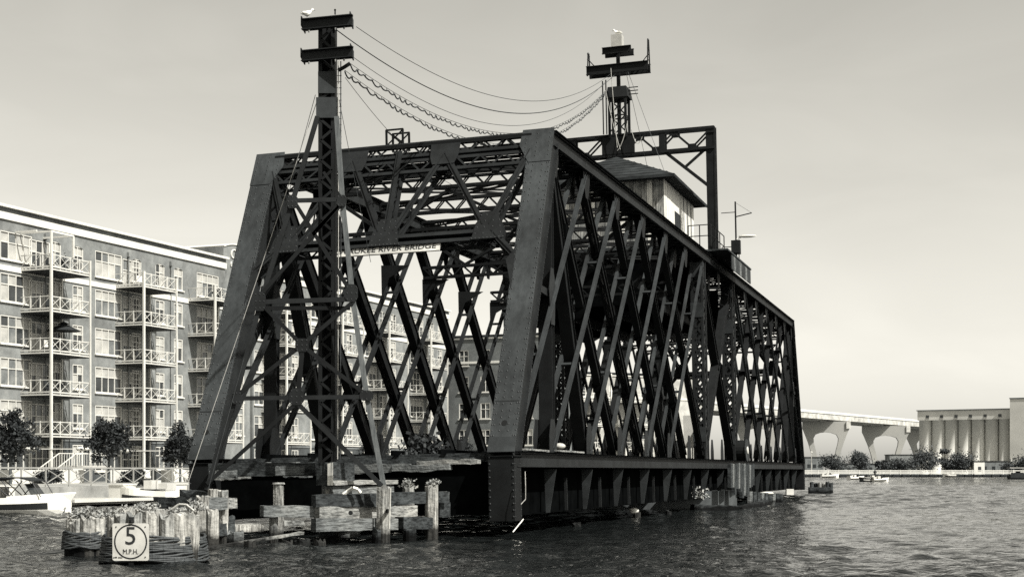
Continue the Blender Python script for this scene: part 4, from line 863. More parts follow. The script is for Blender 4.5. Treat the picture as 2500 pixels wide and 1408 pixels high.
def balcony_meshes(Lb=4.7, Db=2.75):
    d = MB(); d.box((Lb/2, -Db/2, -.12), (Lb, Db, .20)); e = MB()
    for z in (-.10, .10): e.box((Lb/2, -Db-.03, z), (Lb+.1, .06, .10)); [e.box((x, -Db/2, z), (.06, Db, .10)) for x in (-.03, Lb+.03)]
    r = MB(); nx, ny = 4, 3; hh = 1.08
    xs = [Lb*i/nx for i in range(nx+1)]; ys = [-Db*i/ny for i in range(ny+1)]
    for x in xs: r.box((x, -Db, hh/2-.05), (.07, .07, hh+.12))
    for y in ys[1:-1]: r.box((0, y, hh/2-.05), (.07, .07, hh+.12)); r.box((Lb, y, hh/2-.05), (.07, .07, hh+.12))
    for z in (hh-.06,): r.box((Lb/2, -Db, z), (Lb, .06, .06)); [r.box((x, -Db/2, z), (.06, Db, .06)) for x in (0, Lb)]
    for a, b in zip(xs[:-1], xs[1:]): r.bar((a, -Db, .15), (b, -Db, hh-.1), .025, .03); r.bar((a, -Db, hh-.1), (b, -Db, .15), .025, .03)
    for a, b in zip(ys[:-1], ys[1:]):
        for x in (0, Lb): r.bar((x, b, hh-.1), (x, a, .15), .03, .05, V((1, 0, 0)))
    RW = mat('rail_white', .46, .6, .1, 1, blotch=.15); return d.mesh('deck', mat('shade_dark_deck', .02, .8, .3, 1)), e.mesh('deck_edge', RW), r.mesh('railing', RW)  # deck colour darkened to carry the black shade under the balconies
BALC = balcony_meshes(); BALC_D = 2.75
CH = MB(); CH.box((0, 0, .42), (.5, .5, .05)); CH.box((0, .24, .7), (.5, .05, .6)); [CH.box((x, y, .2), (.05, .05, .4)) for x in (-.22, .22) for y in (-.22, .22)]
def chair_mesh(m_): return CH.mesh('balcony_chair', m_)
def building(name, label, root_s, x0, x1, bal, wide, narrow, ground_m, lit=.62, depth=16, cornice=True, floors=5, detail=True):
    r = thing(name, label, 'building', Wd(root_s, 0, GZ), None, RZ); z0 = -GZ
    x0 -= root_s; x1 -= root_s
    wins = []; puts = []
    for k in range(-1, floors):
        zf = (FLZ[k] if k >= 0 else 1.25)+z0
        for s in wide: wins.append((s-root_s, zf+.55, 3.6, 2.15)); puts.append((WIDE, s-root_s, zf+.55, k))
        for s in narrow: wins.append((s-root_s, zf+.7, 1.35, 2.0)); puts.append((NARROW, s-root_s, zf+.7, k))
        for s in bal:
            if not any(abs(s+1.2-w) < 3.4 for w in wide): wins.append((s+1.0-root_s, zf+.05, 2.4, 2.45)); puts.append((DOOR, s+1.0-root_s, zf+.05, k))
    facade(r, x0, x1, FLZ[0]+z0-.2, RF+z0, [w_ for w_ in wins if w_[1] > FLZ[0]+z0-.2]); facade(r, x0, x1, 0.0, FLZ[0]+z0-.2, [w_ for w_ in wins if w_[1] < FLZ[0]+z0-.2], m_=mat('shaded_ground_wall', .05, .8, .25, 1.2, blotch=.3), name='ground_floor_wall')  # ground-floor shade put into a darker wall colour
    for W_, x, z, k in puts: put_window(r, W_, x, z, lit if k >= 0 else .12)  # ground-floor panes mostly dark, part of the same painted shade
    if True:      # segmental brick heads over the top row of narrow windows
        am = MB(); pts = [(0, 0)]+[(1.35*i/8, .22*math.sin(math.pi*i/8)**.8-.22) for i in range(9)]+[(1.35, 0)]
        am.prism([V((a, .0, b)) for a, b in pts], V((0, .16, 0))); ame = am.mesh('arch_head', BRICK)
        for s in narrow: inst('arch_head', ame, r, (s-root_s, -.004, FLZ[4]+z0+2.7))
    # interior back wall, other walls, roof
    mb = MB(); mb.box(((x0+x1)/2, 2.2, (RF+z0)/2), (x1-x0-.8, .1, RF+z0-.5)); inst('room_back', mb.mesh('room_back', mat('dim_interior', .08)), r)
    mb = MB(); mb.box((x0+.2, .36+depth/2, (RF+z0)/2), (.4, depth, RF+z0)); mb.box((x1-.2, .36+depth/2, (RF+z0)/2), (.4, depth, RF+z0)); mb.box(((x0+x1)/2, depth+.2, (RF+z0)/2), (x1-x0-.82, .4, RF+z0)); inst('side_walls', mb.mesh('side_walls', BRICK), r)
    mb = MB(); mb.box(((x0+x1)/2, depth/2, RF+z0+.25), (x1-x0-.1, depth, .4)); inst('roof', mb.mesh('roof', ASPH), r)
    for (zc, hh, pr, m_) in ((RF+z0+.02, .54, .14, WHITE), (RF+z0+.47, .36, .08, BRICK_D), (RF+z0+.75, .2, .36, WHITE)):
        mb = MB(); mb.box(((x0+x1)/2, .15-pr/2, zc), (x1-x0+2*pr*.6, .3+pr, hh)); inst('cornice', mb.mesh('cornice', m_), r)
    mb = MB(); mb.box(((x0+x1)/2, -.03, FLZ[4]+z0-.12), (x1-x0, .1, .42)); inst('string_course', mb.mesh('string_course', WHITE), r)
    mb = MB(); mb.box(((x0+x1)/2, -.02, FLZ[0]+z0-.2), (x1-x0, .08, .3)); inst('string_course', mb.mesh('string_course', BRICK_D), r)
    for s in bal:
        for k in range(floors):
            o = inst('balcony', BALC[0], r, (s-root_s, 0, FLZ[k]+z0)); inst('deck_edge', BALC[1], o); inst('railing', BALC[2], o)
        for dx, wth in ((.0, .16), (4.7, .11)):
            mb = MB(); mb.box((s-root_s+dx, -BALC_D-.12, (FLZ[4]+z0+(1.1 if dx else 1.15))/2), (wth, wth, FLZ[4]+z0+(1.1 if dx else 1.15))); inst('support_post', mb.mesh('support_post', WHITE), r)
        mb = MB(); mb.box((s-root_s+4.6, -.2, (FLZ[4]+z0)/2), (.12, .12, FLZ[4]+z0)); inst('support_post', mb.mesh('support_post', WHITE), r)
    for s in narrow[::2]:
        mb = MB(); mb.cyl((s-root_s-.6, -.1, .5), (s-root_s-.6, -.1, RF+z0-1.0), .06, n=6); mb.box((s-root_s-.6, -.12, RF+z0-.9), (.3, .25, .4)); inst('downpipe', mb.mesh('downpipe', BRICK), r)
    return r
bA = building('apartment_building', 'long six storey brick apartment block with white balconies at the left', 0, -30, 28.6, (-11.2, 0, 11.8, 22.5), (-13.5, -2.3, 9.1, 23.9), (-8.5, -5.5, 3.4, 6.2, 14.1, 17.5, 20.3), BRICK)
bB = building('apartment_building', 'second brick apartment block with white balconies seen through the bridge', 34, 33.5, 79.7, (35.1, 46.6, 57.5, 68.5), (33.8, 45.0, 56.4, 68.8), (38.4, 41.0, 50.0, 52.8, 60.8, 63.6, 74.0, 76.6), BRICK, .55)
# pergola over the first top balcony
pg = MB(); 
for x, y in ((0, -2.87), (2.6, -2.87)): pg.box((x, y, FLZ[4]-GZ+1.9), (.14, .14, 1.7))
for a, b in (((0, -2.87), (0, 0)), ((2.6, -2.87), (2.6, 0)), ((0, -2.87), (2.6, -2.87)), ((-.6, -2.0), (-.6, 0))): pg.bar((a[0], a[1], FLZ[4]-GZ+2.75), (b[0], b[1], FLZ[4]-GZ+2.75), .1, .14)
inst('pergola', pg.mesh('pergola', WHITE), bA)
# connecting stair tower with curved sign parapet
st = thing('sign_tower', 'taller brick stair tower with rounded parapet and white script sign', 'building', Wd(31.4, -.3, GZ), None, RZ)
mb = MB(); prof = [(-2.6, 0), (2.6, 0)]+[(2.6-5.2*i/10, 23.0-GZ+.45*math.sin(math.pi*i/10)**.7) for i in range(11)]; mb.prism([V((a, 0, b)) for a, b in prof], V((0, 5, 0))); inst('wall', mb.mesh('wall', BRICK), st)
mb = MB(); [mb.bar((2.6-5.2*i/10, 2.5, 23.0-GZ+.45*math.sin(math.pi*i/10)**.7+.06), (2.6-5.2*(i+1)/10, 2.5, 23.0-GZ+.45*math.sin(math.pi*(i+1)/10)**.7+.06), 5.2, .12) for i in range(10)]; inst('coping', mb.mesh('coping', WHITE), st)
for tx_, sz, zc, xc in (('On', 1.3, 22.5, -.6), ('L', .7, 21.5, -1.3)):
    me = text_mesh(tx_, sz, .05); me.materials.clear(); me.materials.append(WHITE); sh = Matrix.Identity(4); sh[0][1] = .25
    me.transform(Matrix.Translation((xc, -.06, zc-GZ))@Matrix.Rotation(math.pi/2, 4, 'X')@sh); inst('sign_lettering', me, st)
for k in range(5): put_window(st, NARROW, -.7, FLZ[k]-GZ+.7, .5, -.14)
# darker wing facing the camera
def wing(name, label, p0, p1, ztop, cols, m_, lit, floors, bal=()):
    p0 = V(p0); p1 = V(p1); e = p1-p0; rz = math.atan2(e.y, e.x); Lw = e.length; r = thing(name, label, 'building', V((p0.x, p0.y, GZ)), None, rz); zt = ztop-GZ; fh = zt/(floors+.25); wins = []
    for k in range(floors):
        for c in cols: wins.append((c, .7+k*fh, 1.35, 2.0))
    facade(r, 0, Lw, 0, zt, wins, m_=m_)
    for (x, z, w, h) in wins: put_window(r, NARROW, x, z, lit)
    mb = MB(); mb.box((Lw/2, 2.2, zt/2), (Lw-.8, .1, zt-.5)); inst('room_back', mb.mesh('room_back', mat('dim_interior', .08)), r)
    mb = MB(); mb.box((.2, 6.36, zt/2), (.4, 12, zt)); mb.box((Lw-.2, 6.36, zt/2), (.4, 12, zt)); inst('side_walls', mb.mesh('side_walls', m_), r)
    mb = MB(); mb.box((Lw/2, 6, zt+.2), (Lw, 12.4, .3)); inst('roof', mb.mesh('roof', ASPH), r)
    for zc, hh, pr in ((zt+.1, .5, .15), (zt-3.1, .3, .08)): mb = MB(); mb.box((Lw/2, .1-pr/2, zc), (Lw+2*pr, .2+pr, hh)); inst('cornice', mb.mesh('cornice', WHITE), r)
    for x in bal:
        for k in range(1, floors): o = inst('balcony', BALC[0], r, (x, 0, .4+k*fh)); inst('deck_edge', BALC[1], o); inst('railing', BALC[2], o)
        mb = MB(); mb.box((x, -2.87, zt/2), (.18, .18, zt)); mb.box((x+4.7, -2.87, zt/2), (.18, .18, zt)); inst('support_post', mb.mesh('support_post', WHITE), r)
    return r
wing('apartment_wing', 'shaded brick apartment wing facing the camera beyond the bridge', px(1060, HZ, 194), px(1330, HZ, 188), 18.6, [3.5, 6.5, 9.5, 12.3], BRICK_D, .35, 5, bal=())  # the shade on this face is put into the darker brick colour
wing('pale_apartment_block', 'pale apartment block with white windows glimpsed through the right truss', px(1345, HZ, 205), px(1705, HZ, 215), 15.0, [1.5, 4, 6.5, 9, 11.5, 14, 16.5, 18.6], CONC, .4, 4, bal=(3, 10))
# life on the balconies
pm = thing('parasol', 'dark closed edge parasol on a middle balcony of the left block', 'parasol', Wd(2.6, 1.6, FLZ[2]+.0))
c = Wd(3.2, 1.5, FLZ[2]); MB().cyl(c, c+zz*2.4, .03, n=6).build('pole', STEEL, pm); MB().cyl(c+zz*1.85, c+zz*2.45, 1.35, .05, 12).build('canopy', DARK, pm); MB().cyl(c+zz*2.4, c+zz*2.6, .45, .03, 10).build('vent', DARK, pm)
cm = {True: chair_mesh(WHITE), False: chair_mesh(DARK)}
FLN = ('lowest', 'second', 'third', 'fourth', 'top'); BN = {0: 'leftmost', 11.8: 'middle', 22.5: 'right'}
for s in (0, 11.8, 22.5):
    for k in range(5):
        for j, dx in enumerate((1.3, 3.2)):
            if random.random() < .62:
                wh_ = random.random() < .5; o = bpy.data.objects.new('balcony_chair', cm[wh_]); COL.objects.link(o); o.location = Wd(s+dx, 1.4+.3*random.random(), FLZ[k]); o.rotation_euler = (0, 0, RZ+random.uniform(-.8, .8))
                tag(o, f'{"white" if wh_ else "dark"} chair on the {FLN[k]} balcony of the {BN[s]} balcony column, {"near" if j == 0 else "far"} end', 'chair', 'chairs on the balconies')
# lamps on the quay
for i, (s_, o_) in enumerate(((0, 3.1), (11.8, 3.1))):
    t = thing('wall_lamp', ('pair of white lamp heads on a bar below the leftmost balcony column', 'pair of white lamp heads on a bar below the middle balcony column')[i], 'lamp', Wd(s_, o_, GZ+2.4), 'lamps under the balconies'); c = Wd(s_, o_, GZ+2.55)
    MB().bar(c-X3*1.5, c+X3*2.0, .06, .06).build('bar', WHITE, t)
    for dx in (-1.7, 2.2): MB().ell(c+X3*dx, (.55, .22, .18), 10, 6).build('lamp_head', WHITE, t, True)
stz = thing('outside_stair', 'outside stair with white railing up to the ground floor of the left block', 'stair', Wd(-2, 5, GZ))
for k in range(7): MB().box(Wd(-3.2+k*.32, 5.2, GZ+.1+k*.17), (.34, 1.5, .12), RZ).build('step', CONC, stz)
for o_ in (4.4, 6.0): MB().bar(Wd(-3.4, o_, GZ+1.0), Wd(-1, o_, GZ+2.2), .06, .06).bar(Wd(-1, o_, GZ+2.2), Wd(3.2, o_, GZ+2.2), .06, .06).build('handrail', WHITE, stz); mb = MB(); [mb.bar(Wd(-3.4+.3*k, o_, GZ+.05+.15*min(k, 8)), Wd(-3.4+.3*k, o_, GZ+1.0+.15*min(k, 8)), .03, .03, wn_) for k in range(18)]; mb.build('balusters', WHITE, stz)
MB().prism([Wd(-1, 4.4, GZ+1.1), Wd(3.2, 4.4, GZ+1.1), Wd(3.2, 6.0, GZ+1.1), Wd(-1, 6.0, GZ+1.1)], zz*.18).build('landing', CONC, stz)
# ================================================================== trees
def tree(name, label, base, h, w, n, leaf, grp, clumps=26, trunk=.28, conifer=False, m_=LEAF, spiky=False):
    base = V(base); t = thing(name, label, 'tree', base, grp); rng = np.random
    mb = MB(); top = base+zz*h*.75; mb.cyl(base-zz*.2, base+zz*h*.35, .022*h*1.2, .017*h, 8); mb.cyl(base+zz*h*.35, top, .017*h, .004*h, 7)
    ctr = []
    for k in range(clumps):
        if conifer:
            f_ = rng.rand()**1.3; a = rng.rand()*6.28; r = w/2*(1-f_)*rng.uniform(.4, 1); c = np.array([math.cos(a)*r, math.sin(a)*r, h*(trunk*.6+(1-trunk*.6)*f_)])
        else:
            while True:
                q = rng.uniform(-1, 1, 3)
                if np.linalg.norm(q) < 1 and np.linalg.norm(q) > .25: break
            wz = h*(1-trunk)/2; c = np.array([q[0]*w*.42*(1-.25*max(q[2], 0)), q[1]*w*.42, h*trunk+wz+q[2]*wz*.85])
        if spiky and not conifer:
            f_ = (c[2]/h-trunk)/(1-trunk); c[:2] *= 1.25*(1-.75*max(0, f_-.25)); c[2] += h*.12*rng.rand()**2
        ctr.append(c)
        if k % 2 == 0: mb.cyl(base+zz*min(h*.6, max(h*.2, c[2]*.6)), base+V(c), .007*h, .002*h, 4, cap=False)
    mb.build('trunk', BARK, t)
    ctr = np.array(ctr); idx = rng.randint(0, clumps, n); sp_ = w*(.068 if spiky else .10)*rng.uniform(.5, 1.7, clumps); P_ = ctr[idx]+rng.normal(0, 1, (n, 3))*sp_[idx][:, None]*np.array([1, 1, .55 if conifer else .8])
    P_[:, 2] = np.maximum(P_[:, 2], h*trunk*.75)
    A = rng.normal(0, 1, (n, 3)); A[:, 2] *= .6; A /= np.linalg.norm(A, axis=1)[:, None]; Bv = np.cross(A, rng.normal(0, 1, (n, 3))); Bv /= np.linalg.norm(Bv, axis=1)[:, None]
    s_ = leaf*rng.uniform(.5, 1.3, n)[:, None]
    MB().quads(P_+np.array(base), A*s_, Bv*s_*.6).build('crown', m_, t); return t
for (s_, o_, h, w, lab) in ((-14.2, 11, 4.4, 3.8, 'dense small street tree at the far left in front of the garden wall'), (-3.8, 11, 4.4, 3.3, 'round street tree between the first two balcony columns'), (5.1, 11, 4.3, 3.0, 'street tree beside the left end post of the bridge'), (42, 9, 4.2, 3.4, 'street tree seen through the portal behind the mast'), (66, 8, 4.6, 4, 'street tree seen through the portal near its right post')):
    tree('street_tree', lab, Wd(s_, o_, GZ), h*random.uniform(.95, 1.15), w*.92, 5200, .085, 'street trees on the quay', clumps=40, trunk=.24, spiky=True)
# ================================================================== boats at the dock
def boat(name, label, loc, yaw, Lh, Bm, Hh, top=True, toph=1.25, ts=0.0, person=False, dark=False, cat='boat', grp=None):
    "runabout: lofted hull, deck, windscreen, seats and folding top; local x forward"
    t = thing(name, label, cat, V(loc), grp, yaw); n = 9; rings = []
    for i in range(13):
        f_ = i/12; x = -Lh/2+Lh*f_; bw = Bm/2*(1 if f_ < .55 else max(.02, 1-((f_-.55)/.45)**2.0)); sh = Hh*(.82+.3*f_**2); kl = -.25+.30*max(0, f_-.7)/.3
        rings.append([V((x+ (.12*Lh*(max(0, f_-.8)/.2)*.35*(k in (0, 8))), y*bw, z)) for k, (y, z) in enumerate(((-1, sh), (-1, sh*.62), (-.92, sh*.25), (-.6, kl*.5), (0, kl), (.6, kl*.5), (.92, sh*.25), (1, sh*.62), (1, sh)))])
    inst('hull', MB().loft(rings).mesh('hull', (DARK if dark else HULL), smooth=False), t)
    mb = MB()
    for sg_ in (-1, 1):
        for i in range(10):
            a, b = rings[i], rings[i+1]; k0, k1 = (1, 2) if sg_ < 0 else (7, 6); o = V((0, sg_*.012, 0)); mb.v += [tuple(a[k0]+o), tuple(b[k0]+o), tuple(b[k1].lerp(b[k0], .1)+o), tuple(a[k1].lerp(a[k0], .1)+o)]; q = len(mb.v); mb.f.append((q-4, q-3, q-2, q-1))
    inst('side_stripe', mb.mesh('side_stripe', INK if not dark else WHITE), t)
    fd = MB(); dk = [r_[0]+V((0, .02, .0)) for r_ in rings[6:]]+[r_[8]-V((0, .02, .0)) for r_ in reversed(rings[6:])]; fd.prism(dk, V((0, 0, .06))); inst('foredeck', fd.mesh('foredeck', HULL), t)
    ck = MB(); ck.box((-Lh*.22+ts*Lh*.6, 0, Hh*.90), (Lh*.5, Bm*.8, .04)); inst('cockpit', ck.mesh('cockpit', DARK), t)
    se = MB(); se.box((-Lh*.42, 0, Hh*1.05), (.5, Bm*.75, .35)); [se.box((-Lh*.15, y, Hh*1.15), (.45, .45, .5)) for y in (-Bm*.22, Bm*.22)]; inst('seats', se.mesh('seats', WHITE), t)
    ws = MB(); xw = (.06+ts)*Lh; [ws.prism([V((xw, y0*Bm, Hh*1.0)), V((xw, y1*Bm, Hh*1.0)), V((xw-.35, y1*Bm*.9, Hh*1.0+.5)), V((xw-.35, y0*Bm*.9, Hh*1.0+.5))], V((.02, 0, 0))) for y0, y1 in ((-.42, 0), (0, .42))]; inst('windscreen', ws.mesh('windscreen', PANE_D), t)
    if top:
        bt = MB(); pts = [(-.32*Lh, 0), (-.2*Lh, .13), (-.05*Lh, .13), (.06*Lh, 0)]
        for a, b in zip(pts[:-1], pts[1:]): bt.bar((a[0]+ts*Lh, 0, Hh+toph+a[1]), (b[0]+ts*Lh, 0, Hh+toph+b[1]), Bm*.86, .05)
        inst('folding_top', bt.mesh('folding_top', DARK), t)
        for y in (-Bm*.42, Bm*.42):
            for x0_, x1_ in ((-.3, -.14), (-.02, -.14), (.06, .14), (-.2, -.1)): inst('top_tube', MB().cyl(((x0_+ts)*Lh, y, Hh+toph), ((x1_+ts)*Lh, y, Hh*.95), .022, n=4).mesh('top_tube', INK), t)
    return t
boat('speedboat', 'white speedboat with a dark folding top moored at the left edge', px(36, 1250, 64) - zz*(px(36, 1250, 64).z), math.radians(-7), 5.0, 1.6, .80, toph=.62, ts=.15)
boat('speedboat', 'white speedboat with dark cockpit moored behind the dolphin', px(352, 1215, 80)-zz*px(352, 1215, 80).z, math.pi-.25, 3.2, 1.4, .95, top=False)

# clipped hedges and pots on the quay
for i, (s_, w, lab) in enumerate(((-19, 2.6, 'low dark hedge left of the outside stair'), (-9, 2.2, 'low dark hedge between the first two street trees'), (.5, 2.0, 'low dark hedge right of the second street tree'), (9.5, 2.4, 'low dark hedge below the middle balcony column'), (20, 3.0, 'low dark hedge beside the left end post'))):
    c = Wd(s_, 9.9, GZ); n = 1500; P_ = np.random.uniform(-1, 1, (n, 3))*np.array([w/2, .45, .42]); P_[:, 2] += .45+.1*np.sin(P_[:, 0]*3); A = np.random.normal(0, 1, (n, 3)); A /= np.linalg.norm(A, axis=1)[:, None]; Bv = np.cross(A, np.random.normal(0, 1, (n, 3))); Bv /= np.linalg.norm(Bv, axis=1)[:, None]
    Rm = np.array(Matrix.Rotation(RZ, 3, 'Z')); tag(MB().quads(P_@Rm.T+np.array(c), A*.07, Bv*.05).build('hedge', LEAF, base=c), lab, 'hedge', 'hedges along the garden wall')
for s in (0, 11.8, 22.5):
    for k in range(5):
        if random.random() < .5:
            c = Wd(s+random.uniform(.6, 4.1), 2.3, FLZ[k]); t = thing('potted_plant', f'potted plant at the railing of the {FLN[k]} balcony of the {BN[s]} balcony column', 'plant', c, 'potted plants on the balconies')
            MB().cyl(c, c+zz*.35, .14, .19, 8).build('pot', BRICK_D, t); n = 90; P_ = np.random.normal(0, 1, (n, 3))*np.array([.22, .22, .2])+np.array([0, 0, .65]); A = np.random.normal(0, 1, (n, 3)); A /= np.linalg.norm(A, axis=1)[:, None]; Bv = np.cross(A, np.random.normal(0, 1, (n, 3))); Bv /= np.linalg.norm(Bv, axis=1)[:, None]
            MB().quads(P_+np.array(c), A*.07, Bv*.05).build('foliage', LEAF, t)
# ================================================================== right background: far quay, trees, silos, viaduct
FD = 440.0
def R_(x, y, D=FD): return px(x, y, D)
mb = MB(); a, b = px(1700, HZ, FD), px(3300, HZ, FD); mb.prism([V((a.x, FD, -2)), V((b.x+250, FD, -2)), V((b.x+900, 2500, -2)), V((a.x-100, 2500, -2))], zz*2.75); tag(mb.build('far_quay', mat('quay_ground', .15), base=V((150, FD, -2))), kind='structure')
sw_ = thing('sea_wall', 'dark timber faced sea wall along the far shore', 'wall', V((150, FD, 0)))
for k in range(60):
    x0 = px(1940, HZ, FD).x+k*2.6; mb = MB(); mb.box((x0+1.3, FD-.35, .05), (2.5, .3, 1.35)); mb.cyl((x0, FD-.6, -1), (x0, FD-.6, .8), .16, n=6); mb.build('wall_panel', WOOD_D, sw_)
fe = thing('quay_fence', 'low white fence running along the far shore', 'fence', V((150, FD+2, .75)))
for k in range(52):
    x0 = px(1950, HZ, FD).x+k*3.0; mb = MB(); mb.box((x0, FD+2, 1.4), (.18, .18, 1.35))
    for z_ in (1.05, 1.45, 1.85): mb.box((x0+1.5, FD+2, z_), (2.8, .08, .26))
    mb.build('fence_panel', WHITE, fe)
for (x, yt, w, cf, lab) in ((2030, 1116, 62, 0, 'wide round tree on the far shore, nearest the bridge end'), (2096, 1104, 50, 0, 'pale tall tree on the far shore below the viaduct piers'), (2153, 1120, 36, 0, 'small dark tree on the far shore, between two larger trees'), (2196, 1120, 50, 0, 'low spreading tree on the far shore left of the silos'), (2250, 1098, 74, 0, 'broad dark tree in front of the left silos'), (2306, 1100, 56, 1, 'spiky conifer on the far shore in front of the silos'), (2350, 1102, 58, 0, 'dark leafy tree beside the small white pump house'), (2480, 1116, 70, 0, 'dense bushy tree at the right edge of the far shore')):
    D = FD+8; b_ = px(x, HZ, D); b_.z = .75; h = (px(x, yt, D).z-.75)
    tree('shore_tree', lab, b_, h, w/F*D*1.1, 4600, .19, 'trees along the far shore', clumps=random.choice((9, 13, 18, 26)), trunk=.12, conifer=bool(cf), m_=mat('far_leaf', .055, .8, .5, .3))
ph = thing('pump_house', 'small white pump house with one window on the far shore', 'hut', px(2391, HZ, FD+4)-zz*1.1)
D = FD+4; c = px(2391, HZ, D); wdt = 26/F*D; MB().box((c.x, c.y+1.5, 2.6), (wdt, 3, 3.7)).build('wall', WHITE, ph); MB().box((c.x, c.y+1.5, 4.5), (wdt+.3, 3.3, .12)).build('roof', ASPH, ph); MB().box((c.x+.1, c.y-.03, 2.2), (.9, .08, 1.6)).build('window', PANE_D, ph); MB().cyl((c.x, c.y+1, 4.5), (c.x, c.y+1, 5.0), .12, n=6).build('vent', STEEL, ph)
lp = thing('street_lamp', 'slender pale street lamp on the far shore beside the bridge end', 'lamp', px(1981, HZ, FD+3)-zz*1.1)
c = px(1981, HZ, FD+3); MB().cyl((c.x, c.y, .7), (c.x, c.y, px(0, 1104, FD+3).z), .16, .10, 6).build('pole', CONC, lp); MB().ell((c.x, c.y, px(0, 1103, FD+3).z), (.35, .25, .22), 8, 5).build('lamp_head', WHITE, lp)
# grain silos
silo = thing('grain_elevator', 'long grey concrete grain elevator with round silos and a flat head house', 'silo', px(2300, HZ, 470))
SL, SR = px(2242, 1003, 480), px(2470, 1003, 464.5); zt = SL.z; SL.z = SR.z = 0; sdv = (SR-SL).normalized(); snv = V((sdv.y, -sdv.x, 0)); snv = snv if snv.y < 0 else -snv; LS = (SR-SL).length; zc = px(0, 1026, 480).z
CONC_S = mat('silo_concrete', .55, .9, .16, .12, .1, streak=(1, 1, .25))  # paleness of the concrete also stands in for distance haze
nS = 7
for k in range(nS):
    c = SL+sdv*(LS*(k+.5)/nS)-snv*1.2; o = MB().cyl(c, c+zz*zc, LS/nS*.5, LS/nS*.5, 28); o.build('silo_tube', CONC_S, silo, True)
MB().prism([SL-snv*9, SL+snv*1.0, SR+snv*1.0, SR-snv*9], zz*.1).build('footing', CONC_S, silo)
hh_ = MB(); hh_.prism([SL-snv*8+zz*zc, SL+snv*.9+zz*zc, SR+snv*.9+zz*zc, SR-snv*8+zz*zc], zz*(zt-zc)); hh_.build('head_house', CONC_S, silo); MB().prism([SL-sdv*.3-snv*8+zz*zt, SL-sdv*.3+snv*1.2+zz*zt, SR+snv*1.2+zz*zt, SR-snv*8+zz*zt], zz*.25).build('parapet', BRICK_D, silo)
for k in range(6):
    c = SL+sdv*(LS*(.11+.155*k))+snv*.92+zz*(zc+1.1); MB().bar(c-sdv*.5, c+sdv*.5, .06, .9, zz).build('window', PANE_D, silo); MB().bar(c-sdv*.62-zz*.55, c+sdv*.62-zz*.55, .2, .12, zz).build('window_sill', CONC, silo)
mb = MB(); mb.prism([SL+snv*1.4, SL-snv*3, SR-snv*3, SR+snv*1.4], zz*.1)
ST = thing('elevator_tower', 'tall plain concrete elevator tower at the right edge beside the silos', 'tower', SR); z2 = px(0, 973, 462).z
MB().prism([SR+sdv*.05+snv*2.4, SR+sdv*14+snv*2.4, SR+sdv*14-snv*9, SR+sdv*.05-snv*9], zz*z2).build('wall', mat('tower_concrete', .55, .9, .12, .15, .1), ST); MB().prism([SR-sdv*.1+snv*2.55+zz*z2, SR+sdv*14.2+snv*2.55+zz*z2, SR+sdv*14.2-snv*9.1+zz*z2, SR-sdv*.1-snv*9.1+zz*z2], zz*.3).build('coping', BRICK_D, ST)  # pale like the silos, haze put into the concrete tone
MB().cyl(SR+snv*2.5+sdv*.4, SR+snv*2.5+sdv*.4+zz*5.5, .25, n=6).build('downpipe', CONC, ST)
for i, (xl, xr, yt, D, lab, m_) in enumerate(((1966, 2010, 1116, 470, 'low dark warehouse behind the street lamp', BRICK_D), (2055, 2140, 1132, 480, 'low grey shed between the shore trees', BRICK_D), (2172, 2238, 1110, 475, 'low grey brick annex left of the grain elevator', BRICK), (2390, 2460, 1126, 458, 'low dark shed in front of the elevator tower', BRICK_D))):
    a, b = px(xl, yt, D), px(xr, yt, D); t = thing('shed', lab, 'shed', V(((a.x+b.x)/2, D, .75))); MB().box(((a.x+b.x)/2, D+3, (a.z+.75)/2), (b.x-a.x, 6, a.z-.75)).build('wall', m_, t); MB().box(((a.x+b.x)/2, D+3, a.z+.1), (b.x-a.x+.4, 6.4, .2)).build('roof', ASPH, t)
    for q in range(3): MB().box((a.x+(b.x-a.x)*(q+.7)/3.3, D-.02, a.z*.5+.3), (1.0, .06, 1.1)).build('window', PANE_D, t)
# motorway viaduct
via = thing('motorway_viaduct', 'pale motorway viaduct on curved concrete frame piers in the distance', 'bridge', px(2100, HZ, 600))
CV = mat('viaduct_concrete', .27, .85, .08, .1); p0, p1 = px(1560, 975, 440), px(2420, 1049, 760); zd = 22.6; p0.z = p1.z = zd; ev = (p1-p0); ev.z = 0; ev.normalize(); nv = V((ev.y, -ev.x, 0)); nv = nv if nv.y < 0 else -nv  # pale concrete colour carries some of the far haze
MB().bar(p0-nv*6, p1-nv*6, 13, 1.0, zz).build('deck', CV, via); MB().bar(p0+nv*.6+zz*(-.8), p1+nv*.6+zz*(-.8), .3, 1.8, zz).build('fascia_girder', CONC, via); MB().bar(p0+nv*.75+zz*.85, p1+nv*.75+zz*.85, .25, .9, zz).build('parapet', WHITE, via); MB().bar(p0+nv*.7+zz*.27, p1+nv*.7+zz*.27, .2, .22, zz).build('shadow_joint', BRICK_D, via)
for s_ in (2.5, 5.5, 8.5, 11.5): MB().bar(p0-nv*s_+zz*-1.3, p1-nv*s_+zz*-1.3, .3, 1.8, zz).build('girder', CV, via)
